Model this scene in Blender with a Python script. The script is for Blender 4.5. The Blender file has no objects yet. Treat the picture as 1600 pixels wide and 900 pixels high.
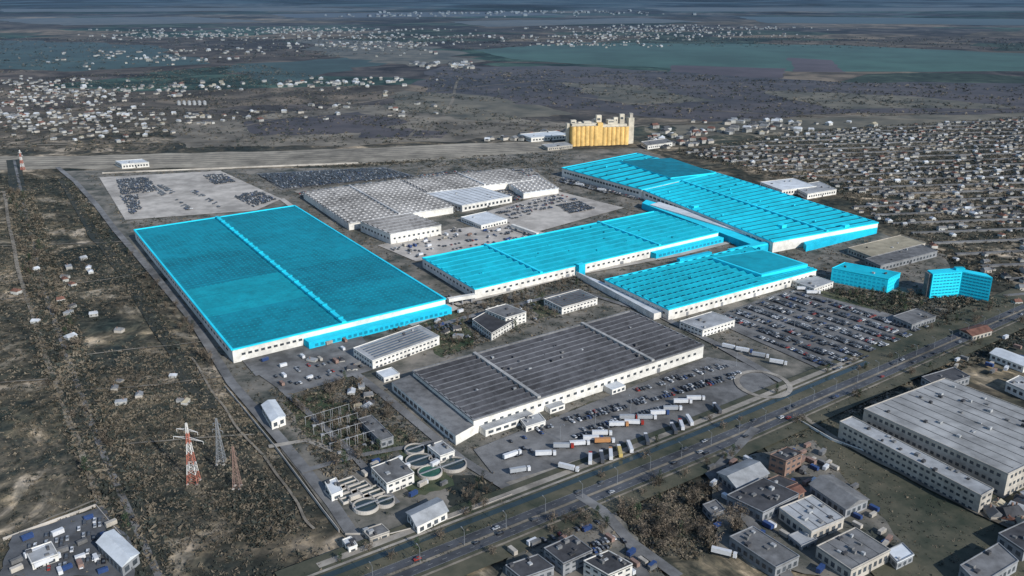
import bpy, math, random
import numpy as np
from mathutils import Vector
random.seed(7); rng=np.random.default_rng(7)
PH=math.radians(19.1); F=1386.0; H=300.0
COL=bpy.context.scene.collection
def P(px,py,z=0.0):
    u=(px-800)/F; v=-(py-450)/F
    dy=math.cos(PH)+v*math.sin(PH); dz=-math.sin(PH)+v*math.cos(PH)
    t=(z-H)/dz
    return Vector((u*t,dy*t,z))
AX=math.atan2(124,169)          # main axis of the plant
# ---------------------------------------------------------------- materials
MATS={}
HAZE=(0.085,0.130,0.175)
def mat(name,c,amt=0.25,scale=0.08,rough=0.85,c2=None,metal=0.0,big=0.012,spec=0.2):
    if name in MATS: return MATS[name]
    m=bpy.data.materials.new(name); m.use_nodes=True; nt=m.node_tree; N=nt.nodes; L=nt.links
    b=N['Principled BSDF']; b.inputs['Roughness'].default_value=rough; b.inputs['Metallic'].default_value=metal
    b.inputs['Specular IOR Level'].default_value=spec
    g=N.new('ShaderNodeNewGeometry')
    def noise(s,d=5):
        n=N.new('ShaderNodeTexNoise'); n.inputs['Scale'].default_value=s; n.inputs['Detail'].default_value=d; n.inputs['Roughness'].default_value=0.66
        L.new(g.outputs['Position'],n.inputs['Vector']); return n.outputs['Fac']
    a=noise(scale,7); bb=noise(big,4)
    s=N.new('ShaderNodeMath'); s.operation='ADD'; L.new(a,s.inputs[0]); L.new(bb,s.inputs[1])
    r=N.new('ShaderNodeMapRange'); r.inputs[1].default_value=0.8; r.inputs[2].default_value=1.2; L.new(s.outputs[0],r.inputs[0])
    mx=N.new('ShaderNodeMix'); mx.data_type='RGBA'
    lo=[x*(1-amt) for x in c]; hi=[min(1,x*(1+amt)) for x in c]
    if c2: lo=list(c); hi=list(c2)
    mx.inputs[6].default_value=(*lo,1); mx.inputs[7].default_value=(*hi,1)
    L.new(r.outputs[0],mx.inputs[0])
    sx=N.new('ShaderNodeSeparateXYZ'); L.new(g.outputs['Position'],sx.inputs[0])
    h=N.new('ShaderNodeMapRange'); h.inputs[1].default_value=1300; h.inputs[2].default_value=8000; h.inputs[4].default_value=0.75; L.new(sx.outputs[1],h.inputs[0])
    hx=N.new('ShaderNodeMix'); hx.data_type='RGBA'; hx.inputs[7].default_value=(*HAZE,1); L.new(h.outputs[0],hx.inputs[0]); L.new(mx.outputs[2],hx.inputs[6])  # distance haze painted into the base colour, stronger with world Y
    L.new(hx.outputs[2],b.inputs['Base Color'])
    MATS[name]=m; return m
M=lambda n:MATS[n]
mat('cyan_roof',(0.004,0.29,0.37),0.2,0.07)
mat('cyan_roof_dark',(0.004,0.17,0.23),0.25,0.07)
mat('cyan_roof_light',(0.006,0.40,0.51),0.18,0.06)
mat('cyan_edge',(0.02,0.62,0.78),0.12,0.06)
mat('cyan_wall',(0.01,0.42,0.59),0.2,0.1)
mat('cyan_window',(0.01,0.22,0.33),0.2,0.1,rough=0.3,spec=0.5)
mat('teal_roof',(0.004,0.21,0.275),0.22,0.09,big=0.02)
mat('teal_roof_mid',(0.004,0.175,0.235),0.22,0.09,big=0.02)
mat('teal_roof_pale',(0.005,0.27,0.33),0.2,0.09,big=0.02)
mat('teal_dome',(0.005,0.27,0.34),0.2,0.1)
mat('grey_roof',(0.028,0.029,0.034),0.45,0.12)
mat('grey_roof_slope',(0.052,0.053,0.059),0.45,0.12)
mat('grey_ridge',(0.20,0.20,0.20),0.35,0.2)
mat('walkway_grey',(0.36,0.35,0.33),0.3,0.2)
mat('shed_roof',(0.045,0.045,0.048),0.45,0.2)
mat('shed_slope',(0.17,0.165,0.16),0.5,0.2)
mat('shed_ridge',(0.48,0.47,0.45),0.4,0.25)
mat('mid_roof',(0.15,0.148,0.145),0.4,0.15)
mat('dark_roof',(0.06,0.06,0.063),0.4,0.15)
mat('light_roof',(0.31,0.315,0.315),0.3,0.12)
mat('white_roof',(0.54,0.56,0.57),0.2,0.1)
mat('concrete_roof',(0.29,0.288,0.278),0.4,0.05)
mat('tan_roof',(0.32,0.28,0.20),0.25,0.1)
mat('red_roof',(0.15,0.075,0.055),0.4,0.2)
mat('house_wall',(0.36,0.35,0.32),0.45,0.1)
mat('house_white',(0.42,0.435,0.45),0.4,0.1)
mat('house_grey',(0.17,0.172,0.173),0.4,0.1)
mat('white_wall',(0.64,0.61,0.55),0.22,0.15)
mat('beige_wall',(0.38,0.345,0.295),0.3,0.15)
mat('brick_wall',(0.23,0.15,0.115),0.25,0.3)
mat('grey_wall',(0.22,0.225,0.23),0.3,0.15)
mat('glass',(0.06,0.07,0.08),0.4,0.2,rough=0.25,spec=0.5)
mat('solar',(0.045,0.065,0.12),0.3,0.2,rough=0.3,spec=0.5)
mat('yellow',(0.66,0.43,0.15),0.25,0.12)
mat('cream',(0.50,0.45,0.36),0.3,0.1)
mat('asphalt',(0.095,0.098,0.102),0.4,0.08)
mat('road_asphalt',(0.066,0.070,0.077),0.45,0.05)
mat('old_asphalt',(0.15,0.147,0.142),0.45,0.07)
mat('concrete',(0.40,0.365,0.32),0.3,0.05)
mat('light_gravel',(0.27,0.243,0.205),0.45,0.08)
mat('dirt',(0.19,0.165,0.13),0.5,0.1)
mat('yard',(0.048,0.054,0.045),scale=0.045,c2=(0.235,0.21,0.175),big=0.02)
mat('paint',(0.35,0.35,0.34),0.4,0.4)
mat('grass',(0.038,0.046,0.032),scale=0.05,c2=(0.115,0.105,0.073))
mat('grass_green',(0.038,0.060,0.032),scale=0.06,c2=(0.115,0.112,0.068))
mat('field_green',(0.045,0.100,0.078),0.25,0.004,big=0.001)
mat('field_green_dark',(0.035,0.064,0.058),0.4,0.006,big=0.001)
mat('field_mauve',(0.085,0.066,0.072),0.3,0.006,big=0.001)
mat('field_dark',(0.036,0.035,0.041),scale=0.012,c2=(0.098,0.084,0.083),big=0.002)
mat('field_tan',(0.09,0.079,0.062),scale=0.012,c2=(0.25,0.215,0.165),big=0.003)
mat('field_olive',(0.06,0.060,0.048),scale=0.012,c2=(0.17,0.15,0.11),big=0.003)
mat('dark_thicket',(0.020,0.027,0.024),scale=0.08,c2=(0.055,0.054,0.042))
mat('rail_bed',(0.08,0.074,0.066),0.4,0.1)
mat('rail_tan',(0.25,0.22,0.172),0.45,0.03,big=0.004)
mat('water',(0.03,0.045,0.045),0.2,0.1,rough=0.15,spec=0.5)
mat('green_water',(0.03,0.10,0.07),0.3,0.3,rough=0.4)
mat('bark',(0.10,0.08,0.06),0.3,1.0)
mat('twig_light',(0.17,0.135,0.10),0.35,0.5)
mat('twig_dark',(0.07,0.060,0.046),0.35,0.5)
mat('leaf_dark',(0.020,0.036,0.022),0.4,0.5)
mat('leaf_mid',(0.045,0.065,0.035),0.4,0.5)
mat('scrub_dark',(0.040,0.045,0.037),0.5,0.2)
mat('scrub_tan',(0.14,0.117,0.085),0.4,0.2)
mat('red_steel',(0.38,0.14,0.10),0.2,0.5)
mat('white_steel',(0.58,0.56,0.53),0.1,0.5)
mat('steel',(0.22,0.23,0.24),0.2,0.5)
mat('rust_steel',(0.24,0.16,0.13),0.2,0.5)
mat('rubber',(0.02,0.02,0.02),0.2,0.5)
CARC={'black':(0.018,0.018,0.022),'dark grey':(0.07,0.072,0.078),'silver':(0.32,0.33,0.34),'white':(0.58,0.58,0.58),'red':(0.28,0.03,0.02),'blue':(0.03,0.06,0.16),'orange':(0.45,0.22,0.09),'yellow':(0.5,0.37,0.12)}
for k,c in CARC.items(): mat('paint_'+k.replace(' ','_'),c,0.12,0.5,rough=0.35,spec=0.5)
cm=lambda k:MATS['paint_'+k.replace(' ','_')]
def ground_mat():
    m=bpy.data.materials.new('ground'); m.use_nodes=True; nt=m.node_tree; N=nt.nodes; L=nt.links
    b=N['Principled BSDF']; b.inputs['Roughness'].default_value=0.95; b.inputs['Specular IOR Level'].default_value=0.05
    g=N.new('ShaderNodeNewGeometry')
    def noise(s,d,dist=0.0,vec=None):
        n=N.new('ShaderNodeTexNoise'); n.inputs['Scale'].default_value=s; n.inputs['Detail'].default_value=d; n.inputs['Roughness'].default_value=0.65; n.inputs['Distortion'].default_value=dist
        L.new(vec or g.outputs['Position'],n.inputs['Vector']); return n.outputs['Fac']
    def ramp(f,els,interp='LINEAR'):
        r=N.new('ShaderNodeValToRGB'); r.color_ramp.interpolation=interp; e=r.color_ramp.elements
        while len(e)<len(els): e.new(0.5)
        for q,(p,c) in zip(e,els): q.position=p; q.color=(*c,1)
        L.new(f,r.inputs[0]); return r.outputs[0]
    def mix(f,a,c,mode='MIX'):
        x=N.new('ShaderNodeMix'); x.data_type='RGBA'; x.blend_type=mode
        if isinstance(f,float): x.inputs[0].default_value=f
        else: L.new(f,x.inputs[0])
        for i,s in ((6,a),(7,c)):
            if isinstance(s,tuple): x.inputs[i].default_value=(*s,1)
            else: L.new(s,x.inputs[i])
        return x.outputs[2]
    def mr(f,a,b2,o=1.0):
        r=N.new('ShaderNodeMapRange'); r.inputs[1].default_value=a; r.inputs[2].default_value=b2; r.inputs[4].default_value=o; L.new(f,r.inputs[0]); return r.outputs[0]
    near=ramp(noise(0.010,14,1.4),[(0.38,(0.030,0.040,0.038)),(0.47,(0.062,0.062,0.050)),(0.54,(0.135,0.117,0.087)),(0.62,(0.40,0.335,0.255))])
    fine=ramp(noise(0.09,10,0.8),[(0.34,(0.42,0.46,0.49)),(0.5,(0.95,0.95,0.95)),(0.66,(1.75,1.65,1.5))])
    near=mix(1.0,near,fine,'MULTIPLY')
    def vor(sx_,sy_,rot):
        mp=N.new('ShaderNodeMapping'); mp.inputs['Scale'].default_value=(sx_,sy_,1); mp.inputs['Rotation'].default_value=(0,0,rot); L.new(g.outputs['Position'],mp.inputs[0])
        vo=N.new('ShaderNodeTexVoronoi'); vo.distance='CHEBYCHEV'; vo.inputs['Scale'].default_value=1.0; L.new(mp.outputs[0],vo.inputs['Vector'])
        sc=N.new('ShaderNodeSeparateColor'); L.new(vo.outputs['Color'],sc.inputs[0]); return sc.outputs[0]
    plots=ramp(vor(0.007,0.022,-AX),[(0.0,(0.78,0.8,0.8)),(0.3,(1.0,1.0,1.0)),(0.6,(0.88,0.86,0.84)),(0.8,(1.22,1.18,1.1))],'CONSTANT')
    near=mix(1.0,near,plots,'MULTIPLY')
    flds=ramp(vor(0.0011,0.0022,0.35),[(0.0,(0.062,0.060,0.063)),(0.25,(0.11,0.098,0.085)),(0.42,(0.050,0.070,0.062)),(0.6,(0.085,0.077,0.073)),(0.78,(0.145,0.125,0.102)),(0.9,(0.045,0.078,0.070))],'CONSTANT')
    flds=mix(1.0,flds,ramp(noise(0.005,13,1.0),[(0.36,(0.42,0.45,0.5)),(0.5,(0.95,0.95,0.95)),(0.64,(2.0,1.85,1.65))]),'MULTIPLY')
    sx=N.new('ShaderNodeSeparateXYZ'); L.new(g.outputs['Position'],sx.inputs[0])
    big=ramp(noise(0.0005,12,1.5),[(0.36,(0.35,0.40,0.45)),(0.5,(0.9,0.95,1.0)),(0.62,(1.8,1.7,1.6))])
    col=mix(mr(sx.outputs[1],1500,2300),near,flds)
    col=mix(mr(sx.outputs[1],1500,13000,0.86),col,(0.050,0.090,0.128))  # aerial haze on the far plain, put into the ground colour as blue
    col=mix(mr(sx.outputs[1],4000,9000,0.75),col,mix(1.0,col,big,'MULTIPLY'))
    L.new(col,b.inputs['Base Color']); return m
GM=ground_mat()
# ---------------------------------------------------------------- mesh builder
class MB:
    def __init__(s): s.v=[];s.f=[];s.m=[]
    def add(s,vs,fs,m=0):
        o=len(s.v); s.v+=[tuple(p) for p in vs]; s.f+=[tuple(i+o for i in f) for f in fs]
        s.m+=(m if isinstance(m,list) else [m]*len(fs)); return s
    def quad(s,a,b,c,d,m=0): return s.add([a,b,c,d],[(0,1,2,3)],m)
    def prism(s,poly,z0,z1,m=0,mt=None,cap=True):
        n=len(poly); vs=[(p[0],p[1],z0) for p in poly]+[(p[0],p[1],z1) for p in poly]
        s.add(vs,[(i,(i+1)%n,n+(i+1)%n,n+i) for i in range(n)],m)
        if cap: s.add([(p[0],p[1],z1) for p in poly],[tuple(range(n))],m if mt is None else mt)
        return s
    def box(s,cx,cy,z0,L,W,h,ang=0,m=0):
        c,sn=math.cos(ang),math.sin(ang); pts=[]
        for a,b in ((-1,-1),(1,-1),(1,1),(-1,1)):
            x,y=a*L/2,b*W/2; pts.append((cx+x*c-y*sn,cy+x*sn+y*c))
        s.prism(pts,z0,z0+h,m); s.add([(p[0],p[1],z0) for p in pts],[(3,2,1,0)],m); return s
    def tube(s,p,q,r,n=4,m=0,r2=None):
        p=Vector(p);q=Vector(q);d=(q-p)
        if d.length<1e-6: return s
        d.normalize(); a=d.orthogonal().normalized(); b=d.cross(a); r2=r if r2 is None else r2
        vs=[]
        for o,rr in ((p,r),(q,r2)):
            for i in range(n):
                t=2*math.pi*(i+.5)/n; vs.append(o+a*rr*math.cos(t)+b*rr*math.sin(t))
        return s.add(vs,[(i,(i+1)%n,n+(i+1)%n,n+i) for i in range(n)]+[tuple(range(n))[::-1],tuple(range(n,2*n))],m)
    def cyl(s,cx,cy,z0,z1,r,n=20,m=0,mt=None):
        return s.prism([(cx+r*math.cos(2*math.pi*i/n),cy+r*math.sin(2*math.pi*i/n)) for i in range(n)],z0,z1,m,mt)
    def mesh(s,name,mats,off=(0,0,0)):
        me=bpy.data.meshes.new(name)
        me.from_pydata([(x-off[0],y-off[1],z-off[2]) for x,y,z in s.v],[],s.f)
        for mm in mats: me.materials.append(mm)
        if len(mats)>1: me.polygons.foreach_set('material_index',s.m)
        me.update(); return me
def aslist(m): return m if isinstance(m,(list,tuple)) else [m]
def tag(o,label=None,cat=None,group=None,kind=None):
    if label: o['label']=label
    if cat: o['category']=cat
    if group: o['group']=group
    if kind: o['kind']=kind
    return o
def thing(name,label,cat,loc,group=None):
    o=bpy.data.objects.new(name,None); COL.objects.link(o); o.location=loc; o.empty_display_size=2
    return tag(o,label,cat,group)
def part(t,name,mb,mats,parent=None,label=None):
    o=bpy.data.objects.new(name,mb.mesh(name,aslist(mats),t.location)); COL.objects.link(o); o.parent=parent or t
    if label: o['label']=label
    return o
def solo(name,mb,mats,label=None,cat=None,group=None,kind=None,origin=(0,0,0)):
    o=bpy.data.objects.new(name,mb.mesh(name,aslist(mats),origin)); o.location=origin; COL.objects.link(o)
    return tag(o,label,cat,group,kind)
KID={}
def kids(o):
    if o.name not in KID: KID[o.name]=list(o.children)
    return KID[o.name]
def dup(root,loc,rz,sc=1.0,label=None,group=None):
    r=root.copy(); COL.objects.link(r); r.location=loc; r.rotation_euler=(0,0,rz); r.scale=(sc,sc,sc) if not isinstance(sc,tuple) else sc
    if label: r['label']=label
    if group: r['group']=group
    for ch in kids(root):
        c=ch.copy(); COL.objects.link(c); c.parent=r
        for g in kids(ch):
            d=g.copy(); COL.objects.link(d); d.parent=c
    return r
def inside(pts,poly):
    x=pts[:,0];y=pts[:,1]; r=np.zeros(len(pts),bool); n=len(poly); j=n-1
    for i in range(n):
        xi,yi=poly[i][0],poly[i][1]; xj,yj=poly[j][0],poly[j][1]
        if yi!=yj:
            c=((yi>y)!=(yj>y))&(x<(xj-xi)*(y-yi)/(yj-yi)+xi); r^=c
        j=i
    return r
FP=[]
def clear(pts,extra=()):
    k=np.ones(len(pts),bool)
    for q in FP+list(extra): k&=~inside(pts,q)
    return k
def grow(poly,d):
    cx=sum(p[0] for p in poly)/len(poly); cy=sum(p[1] for p in poly)/len(poly); o=[]
    for p in poly:
        vx,vy=p[0]-cx,p[1]-cy; l=math.hypot(vx,vy) or 1; o.append((p[0]+vx/l*d,p[1]+vy/l*d))
    return o
def W(poly): return [P(*p).to_2d() for p in poly]
LOTS=[]
def sample(poly,n,avoid=True,lots=False):
    a=np.array([(p[0],p[1]) for p in poly]); lo=a.min(0);hi=a.max(0); out=np.zeros((0,2)); tries=0
    while len(out)<n and tries<60:
        q=rng.uniform(lo,hi,(n*3+50,2)); q=q[inside(q,poly)]
        if avoid: q=q[clear(q,LOTS if lots else ())]
        out=np.vstack([out,q]); tries+=1
    return out[:n]
def smooth(w,k=8):
    out=[]
    for i in range(len(w)-1):
        p0,p1,p2,p3=w[max(i-1,0)],w[i],w[i+1],w[min(i+2,len(w)-1)]
        for s in range(k):
            t=s/k; out.append(0.5*((2*p1)+(p2-p0)*t+(2*p0-5*p1+4*p2-p3)*t*t+(3*p1-p0-3*p2+p3)*t**3))
    return out+[w[-1]]
# ---------------------------------------------------------------- ground sheets
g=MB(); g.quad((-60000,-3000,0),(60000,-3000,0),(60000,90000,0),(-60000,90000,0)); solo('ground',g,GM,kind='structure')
ZL=[0.04]
def sheet(name,pix,m,jit=0.0,z=None):
    w=W(pix); out=[]
    for i in range(len(w)):
        a,b=w[i],w[(i+1)%len(w)]; L=(b-a).length; k=max(1,int(9 if jit else 1))
        nrm=Vector((-(b-a).y,(b-a).x)).normalized() if L>0 else Vector((0,0))
        for s in range(k):
            out.append(a.lerp(b,s/k)+nrm*(random.uniform(-1,1)*jit*L if s else 0))
    if z is None: ZL[0]+=0.02; z=ZL[0]
    if name in('car_park','paved_yard'): LOTS.append([(p.x,p.y) for p in w])
    mb=MB(); mb.add([(p.x,p.y,z) for p in out],[tuple(range(len(out)))]); return solo(name,mb,m,kind='structure')
def strip_pts(w,width,z,off=0.0):
    w=[Vector((p[0],p[1])) for p in w]; vs=[]
    for i,p in enumerate(w):
        d=(w[min(i+1,len(w)-1)]-w[max(i-1,0)]).normalized(); n=Vector((-d.y,d.x))
        vs.append((*(p+n*(off+width/2)),z)); vs.append((*(p+n*(off-width/2)),z))
    return vs
def road(name,pix,width,m,off=0.0,z=None,world=False,wob=0.0):
    if z is None: ZL[0]+=0.02; z=ZL[0]
    w=pix if world else W(pix)
    if wob:
        w=smooth(w,4); w=[p+Vector((random.uniform(-wob,wob),random.uniform(-wob,wob))) for p in w]; w=smooth(w,3)
    vs=strip_pts(w,width,z,off); mb=MB(); mb.add(vs,[(2*i,2*i+1,2*i+3,2*i+2) for i in range(len(vs)//2-1)])
    if width>=6 and name in('road','main_road'): LOTS.append([v[:2] for v in vs[0::2]]+[v[:2] for v in vs[1::2]][::-1])
    return solo(name,mb,m,kind='structure')
sheet('field',[(740,78),(900,66),(1290,70),(1700,88),(1700,112),(1250,112),(1100,108),(900,100),(800,92)],M('field_green'),0.02)
sheet('field',[(1050,102),(1230,107),(1222,122),(1066,126),(1045,113)],M('field_mauve'),0.02)
sheet('field',[(1232,90),(1300,94),(1322,113),(1240,112)],M('field_mauve'),0.02)
sheet('field',[(690,104),(900,103),(1040,112),(1300,128),(1640,132),(1640,176),(1300,178),(1100,190),(880,168),(640,150)],M('field_dark'),0.05)
sheet('field',[(860,128),(1000,134),(1120,158),(980,164)],M('field_olive'),0.06)
sheet('field',[(1180,140),(1420,150),(1600,168),(1300,170)],M('field_olive'),0.05)
sheet('field',[(340,104),(560,88),(610,96),(420,132)],M('field_green_dark'),0.05)
sheet('field',[(250,196),(560,164),(760,178),(900,196),(870,214),(500,228),(290,232)],M('field_tan'),0.06)
sheet('field',[(1050,196),(1300,182),(1640,178),(1640,196),(1300,202),(1060,216)],M('field_olive'),0.05)
sheet('field',[(380,190),(560,175),(640,190),(560,208),(400,212)],M('field_dark'),0.05)
sheet('field',[(620,140),(760,150),(900,178),(760,190),(600,168)],M('field_olive'),0.06)
sheet('field',[(450,60),(640,66),(760,96),(640,104),(500,84)],M('field_olive'),0.06)
sheet('field',[(-60,60),(220,70),(330,100),(100,112),(-60,105)],M('field_green_dark'),0.05)
sheet('field',[(560,196),(700,206),(690,216),(560,215)],M('field_dark'),0.05)
for pts,m in (([(-40,30),(300,26),(420,34),(100,40)],'field_olive'),([(700,34),(1000,28),(1100,34),(760,42)],'field_olive'),([(1150,26),(1640,30),(1640,40),(1200,36)],'field_green_dark'),([(420,22),(800,18),(900,24),(460,28)],'field_dark'),([(0,14),(500,12),(600,16),(0,19)],'field_olive'),([(1000,12),(1640,12),(1640,17),(1050,18)],'field_olive')): sheet('field',pts,M(m),0.03)
sheet('railway_land',[(-60,246),(300,240),(560,232),(800,222),(880,222),(890,238),(700,250),(430,262),(-60,266)],M('rail_tan'),0.02)
for i in range(5): road('railway_track',[(-80,249+i*3.2),(300,243+i*3.1),(560,235+i*3),(900,222+i*2.6),(1120,205+i*2.2)],2.6,M('rail_bed'))
for pts in ([(-60,228),(300,222),(600,216),(880,206),(1100,192),(1640,168)],[(200,240),(420,190),(700,140),(1040,110)],[(0,176),(260,170),(560,180),(880,200)],[(640,215),(700,170),(720,120)],[(-60,100),(300,92),(640,84)],[(880,150),(1100,172),(1400,186),(1640,190)]): road('dirt_track',pts,8,M('field_tan'),wob=8)
sheet('meadow',[(1190,690),(1250,655),(1390,640),(1700,800),(1700,905),(1370,905),(1260,820)],M('grass'),0.02)
sheet('yard_ground',[(100,268),(560,262),(880,235),(1000,232),(1480,400),(1490,480),(1440,560),(1230,655),(800,800),(540,840),(365,590),(190,370)],M('yard'),0.01)
for pts,m in (([(700,745),(790,745),(800,785),(740,815),(700,790)],'dark_thicket'),([(440,630),(500,610),(640,690),(600,720),(500,700)],'grass_green'),([(640,500),(720,486),(740,540),(690,560)],'grass_green'),([(830,470),(850,455),(880,490),(840,500)],'grass_green'),([(940,462),(990,480),(1040,500),(980,480)],'grass_green'),([(620,700),(660,690),(710,760),(640,780)],'grass_green'),([(860,650),(1000,606),(1100,578),(1110,584),(900,660)],'grass'),([(1280,455),(1440,470),(1400,490),(1300,480)],'grass_green'),([(1160,655),(1260,610),(1290,615),(1190,665)],'dirt')):
    sheet('grass_patch',pts,M(m),0.06)
# tracks over the scrubland
road('railway_bed',[(20,250),(38,340),(62,450),(100,560),(150,700),(190,790),(245,910)],22,M('dark_thicket'),wob=2.0)
road('railway_track',[(22,250),(42,340),(67,450),(106,560),(157,700),(197,790),(252,910)],4,M('old_asphalt'))
road('tree_belt_ground',[(95,280),(125,330),(150,370),(215,460),(290,580),(330,640)],12,M('dark_thicket'),wob=2.0)
road('dirt_track',[(5,300),(30,420),(75,560),(120,690),(160,800),(200,905)],4,M('dirt'),wob=1.2)
for pts in ([(0,385),(110,382),(200,378)],[(60,450),(150,440),(240,425)],[(100,560),(200,548),(320,535)],[(120,612),(230,604),(350,590)],[(150,700),(260,690),(400,680)],[(60,820),(160,780),(190,790)],[(0,470),(70,460)],[(0,600),(110,590)],[(300,560),(350,640),(430,740),(490,830)]): road('dirt_track',pts,1.7,M('dirt'),wob=0.8)
road('road',[(90,262),(118,285),(150,320),(180,360)],7.5,M('old_asphalt'))
road('road',[(180,360),(215,400),(300,500),(362,600),(440,690),(520,790),(560,850)],7.5,M('old_asphalt'))
road('dirt_track',[(420,700),(480,690),(560,720)],5,M('light_gravel'))
# lots
sheet('car_park',[(155,278),(345,268),(440,312),(400,330),(196,345)],M('concrete'))
sheet('car_park',[(400,272),(600,262),(650,276),(440,298)],M('old_asphalt'))
sheet('paved_yard',[(460,300),(600,284),(700,270),(830,264),(878,298),(690,334),(545,356)],M('light_gravel'))
sheet('car_park',[(752,334),(872,300),(975,326),(838,364)],M('concrete'))
sheet('car_park',[(1105,500),(1235,452),(1465,512),(1310,592)],M('old_asphalt'))
sheet('car_park',[(740,705),(1105,560),(1180,572),(1240,628),(900,768),(800,782)],M('old_asphalt'))
sheet('car_park',[(795,782),(780,760),(1000,690),(1190,622),(1215,640),(880,770)],M('light_gravel'))
sheet('paved_yard',[(590,385),(700,360),(800,350),(860,368),(650,410)],M('concrete'))
sheet('paved_yard',[(400,585),(560,545),(600,575),(450,620)],M('old_asphalt'))
sheet('paved_yard',[(370,556),(560,520),(575,540),(400,590)],M('old_asphalt'))
sheet('trodden_yard',[(1110,730),(1270,690),(1420,860),(1300,910),(1120,860)],M('yard'),0.02)
sheet('trodden_yard',[(800,860),(960,800),(1040,905),(780,905)],M('yard'),0.02)
sheet('trodden_yard',[(20,840),(160,795),(215,860),(210,905),(0,905)],M('asphalt'),0.02)
# inner roads
road('road',[(440,312),(560,400),(712,485),(640,510)],8,M('concrete'))
road('road',[(560,548),(720,500),(900,455),(1030,495),(1120,540)],7.5,M('old_asphalt'))
road('road',[(712,478),(900,430),(1060,400),(1180,370)],8,M('concrete'))
road('road',[(520,560),(600,620),(720,720),(800,770)],7,M('old_asphalt'))
road('road',[(1120,540),(1190,580),(1260,620)],8,M('old_asphalt'))
road('road',[(440,610),(540,700),(620,790)],5,M('old_asphalt'))
road('road',[(470,740),(560,715),(700,690)],5,M('old_asphalt'))
# main road
MR=[(470,958),(560,922),(700,866),(850,806),(1000,745),(1150,683),(1290,622),(1400,574),(1500,530),(1640,468)]
MRW=smooth(W(MR))
road('verge',MRW,60,M('grass'),off=7,world=True)
road('main_road',MRW,6.4,M('road_asphalt'),off=-4.4,world=True)
road('main_road',MRW,6.4,M('road_asphalt'),off=4.4,world=True)
road('median_strip',MRW,2.0,M('dirt'),world=True)
road('canal',MRW[:56],4.5,M('water'),off=18,world=True)
road('service_road',MRW[6:56],5,M('light_gravel'),off=29,world=True)
road('canal_bank',MRW[:56],2,M('light_gravel'),off=23,world=True)
road('pavement',MRW,1.6,M('dirt'),off=-11,world=True)
def cumul(w):
    d=[0]
    for a,b in zip(w,w[1:]): d.append(d[-1]+(b-a).length)
    return d
CD=cumul(MRW)
def along(s,off=0.0):
    for i in range(len(CD)-1):
        if CD[i+1]>=s: break
    t=(s-CD[i])/(CD[i+1]-CD[i]); d=(MRW[i+1]-MRW[i]).normalized(); p=MRW[i].lerp(MRW[i+1],t)+Vector((-d.y,d.x))*off
    return p,math.atan2(d.y,d.x)
mk=MB(); s=0
while s<CD[-1]-10:
    for o in (-4.4,4.4):
        p,a=along(s,o); mk.box(p.x,p.y,ZL[0]+0.02,3,0.13,0.01,a)
    s+=9
solo('road_marking',mk,M('paint'),kind='structure')
for o in (-7.4,7.4): road('road_marking',MRW,0.13,M('paint'),off=o,world=True)
road('road',[(1005,905),(985,850),(940,800),(905,778)],7,M('old_asphalt'))
road('road',[(1180,672),(1110,745),(1180,830),(1230,905)],7,M('old_asphalt'))
road('road',[(985,850),(1060,905)],7,M('old_asphalt'))
road('road',[(1250,650),(1310,690),(1440,760),(1600,840)],4,M('dirt'),wob=1)
cx,cy=P(1192,603).to_2d()
road('road',[(cx+20*math.cos(t*math.pi/12),cy+24*math.sin(t*math.pi/12)) for t in range(25)],4,M('light_gravel'),world=True)
# ---------------------------------------------------------------- buildings
def para(A,B,D,z):
    a=P(*A,z);b=P(*B,z);d=P(*D,z); return [a,b,b+d-a,d]
def bi(Q,u,v,z):
    p=(Q[0]*(1-u)+Q[1]*u)*(1-v)+(Q[3]*(1-u)+Q[2]*u)*v; return Vector((p.x,p.y,z))
def windows(t,parent,p0,p1,z0,z1,n,m,frac=0.7,name='window',cen=None,a0=0.03,a1=0.97):
    d=(p1-p0); d.z=0; L=d.length; d.normalize(); nn=Vector((d.y,-d.x,0))
    if cen is not None and (p0-cen).dot(nn)<0: nn=-nn
    for i in range(n):
        u0=a0+(a1-a0)*(i+0.5-frac/2)/n; u1=a0+(a1-a0)*(i+0.5+frac/2)/n
        A=p0+d*(L*u0);B=p0+d*(L*u1); mb=MB(); pts=[]
        for q in (A-nn*0.1,B-nn*0.1,B+nn*0.12,A+nn*0.12): pts.append((q.x,q.y))
        mb.prism(pts,z0,z1,0); part(t,name,mb,m,parent)
def rows_roof(mb,Q,z,n,u0,u1,prof,v0=0.0,v1=1.0):
    for i in range(n):
        for (a,ha,_),(b,hb,mm) in zip(prof,prof[1:]):
            va=v0+(v1-v0)*(i+a)/n; vb=v0+(v1-v0)*(i+b)/n
            mb.quad(bi(Q,u0,va,z+ha),bi(Q,u1,va,z+ha),bi(Q,u1,vb,z+hb),bi(Q,u0,vb,z+hb),mm)
            for u in (u0,u1):
                mb.quad(bi(Q,u,va,z-0.5),bi(Q,u,vb,z-0.5),bi(Q,u,vb,z+hb),bi(Q,u,va,z+ha),0)
def strip(mb,Q,ua,va,ub,vb,w,z0,z1,m=0):
    a=bi(Q,ua,va,0);b=bi(Q,ub,vb,0); c=(a+b)/2; mb.box(c.x,c.y,z0,(b-a).length,w,z1-z0,math.atan2((b-a).y,(b-a).x),m)
def upos(Q,px,py,z):
    p=P(px,py,z); d=Q[1]-Q[0]; return (p-Q[0]).dot(d)/d.length_squared
def base(name,label,Q,z,wm,cat='building',group=None,fp=4):
    c=(Q[0]+Q[2])/2; t=thing(name,label,cat,(c.x,c.y,0),group)
    w=MB(); w.prism([(p.x,p.y) for p in Q],0,z,0); FP.append(grow(Q,fp)); return t,part(t,'wall',w,wm)
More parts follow.
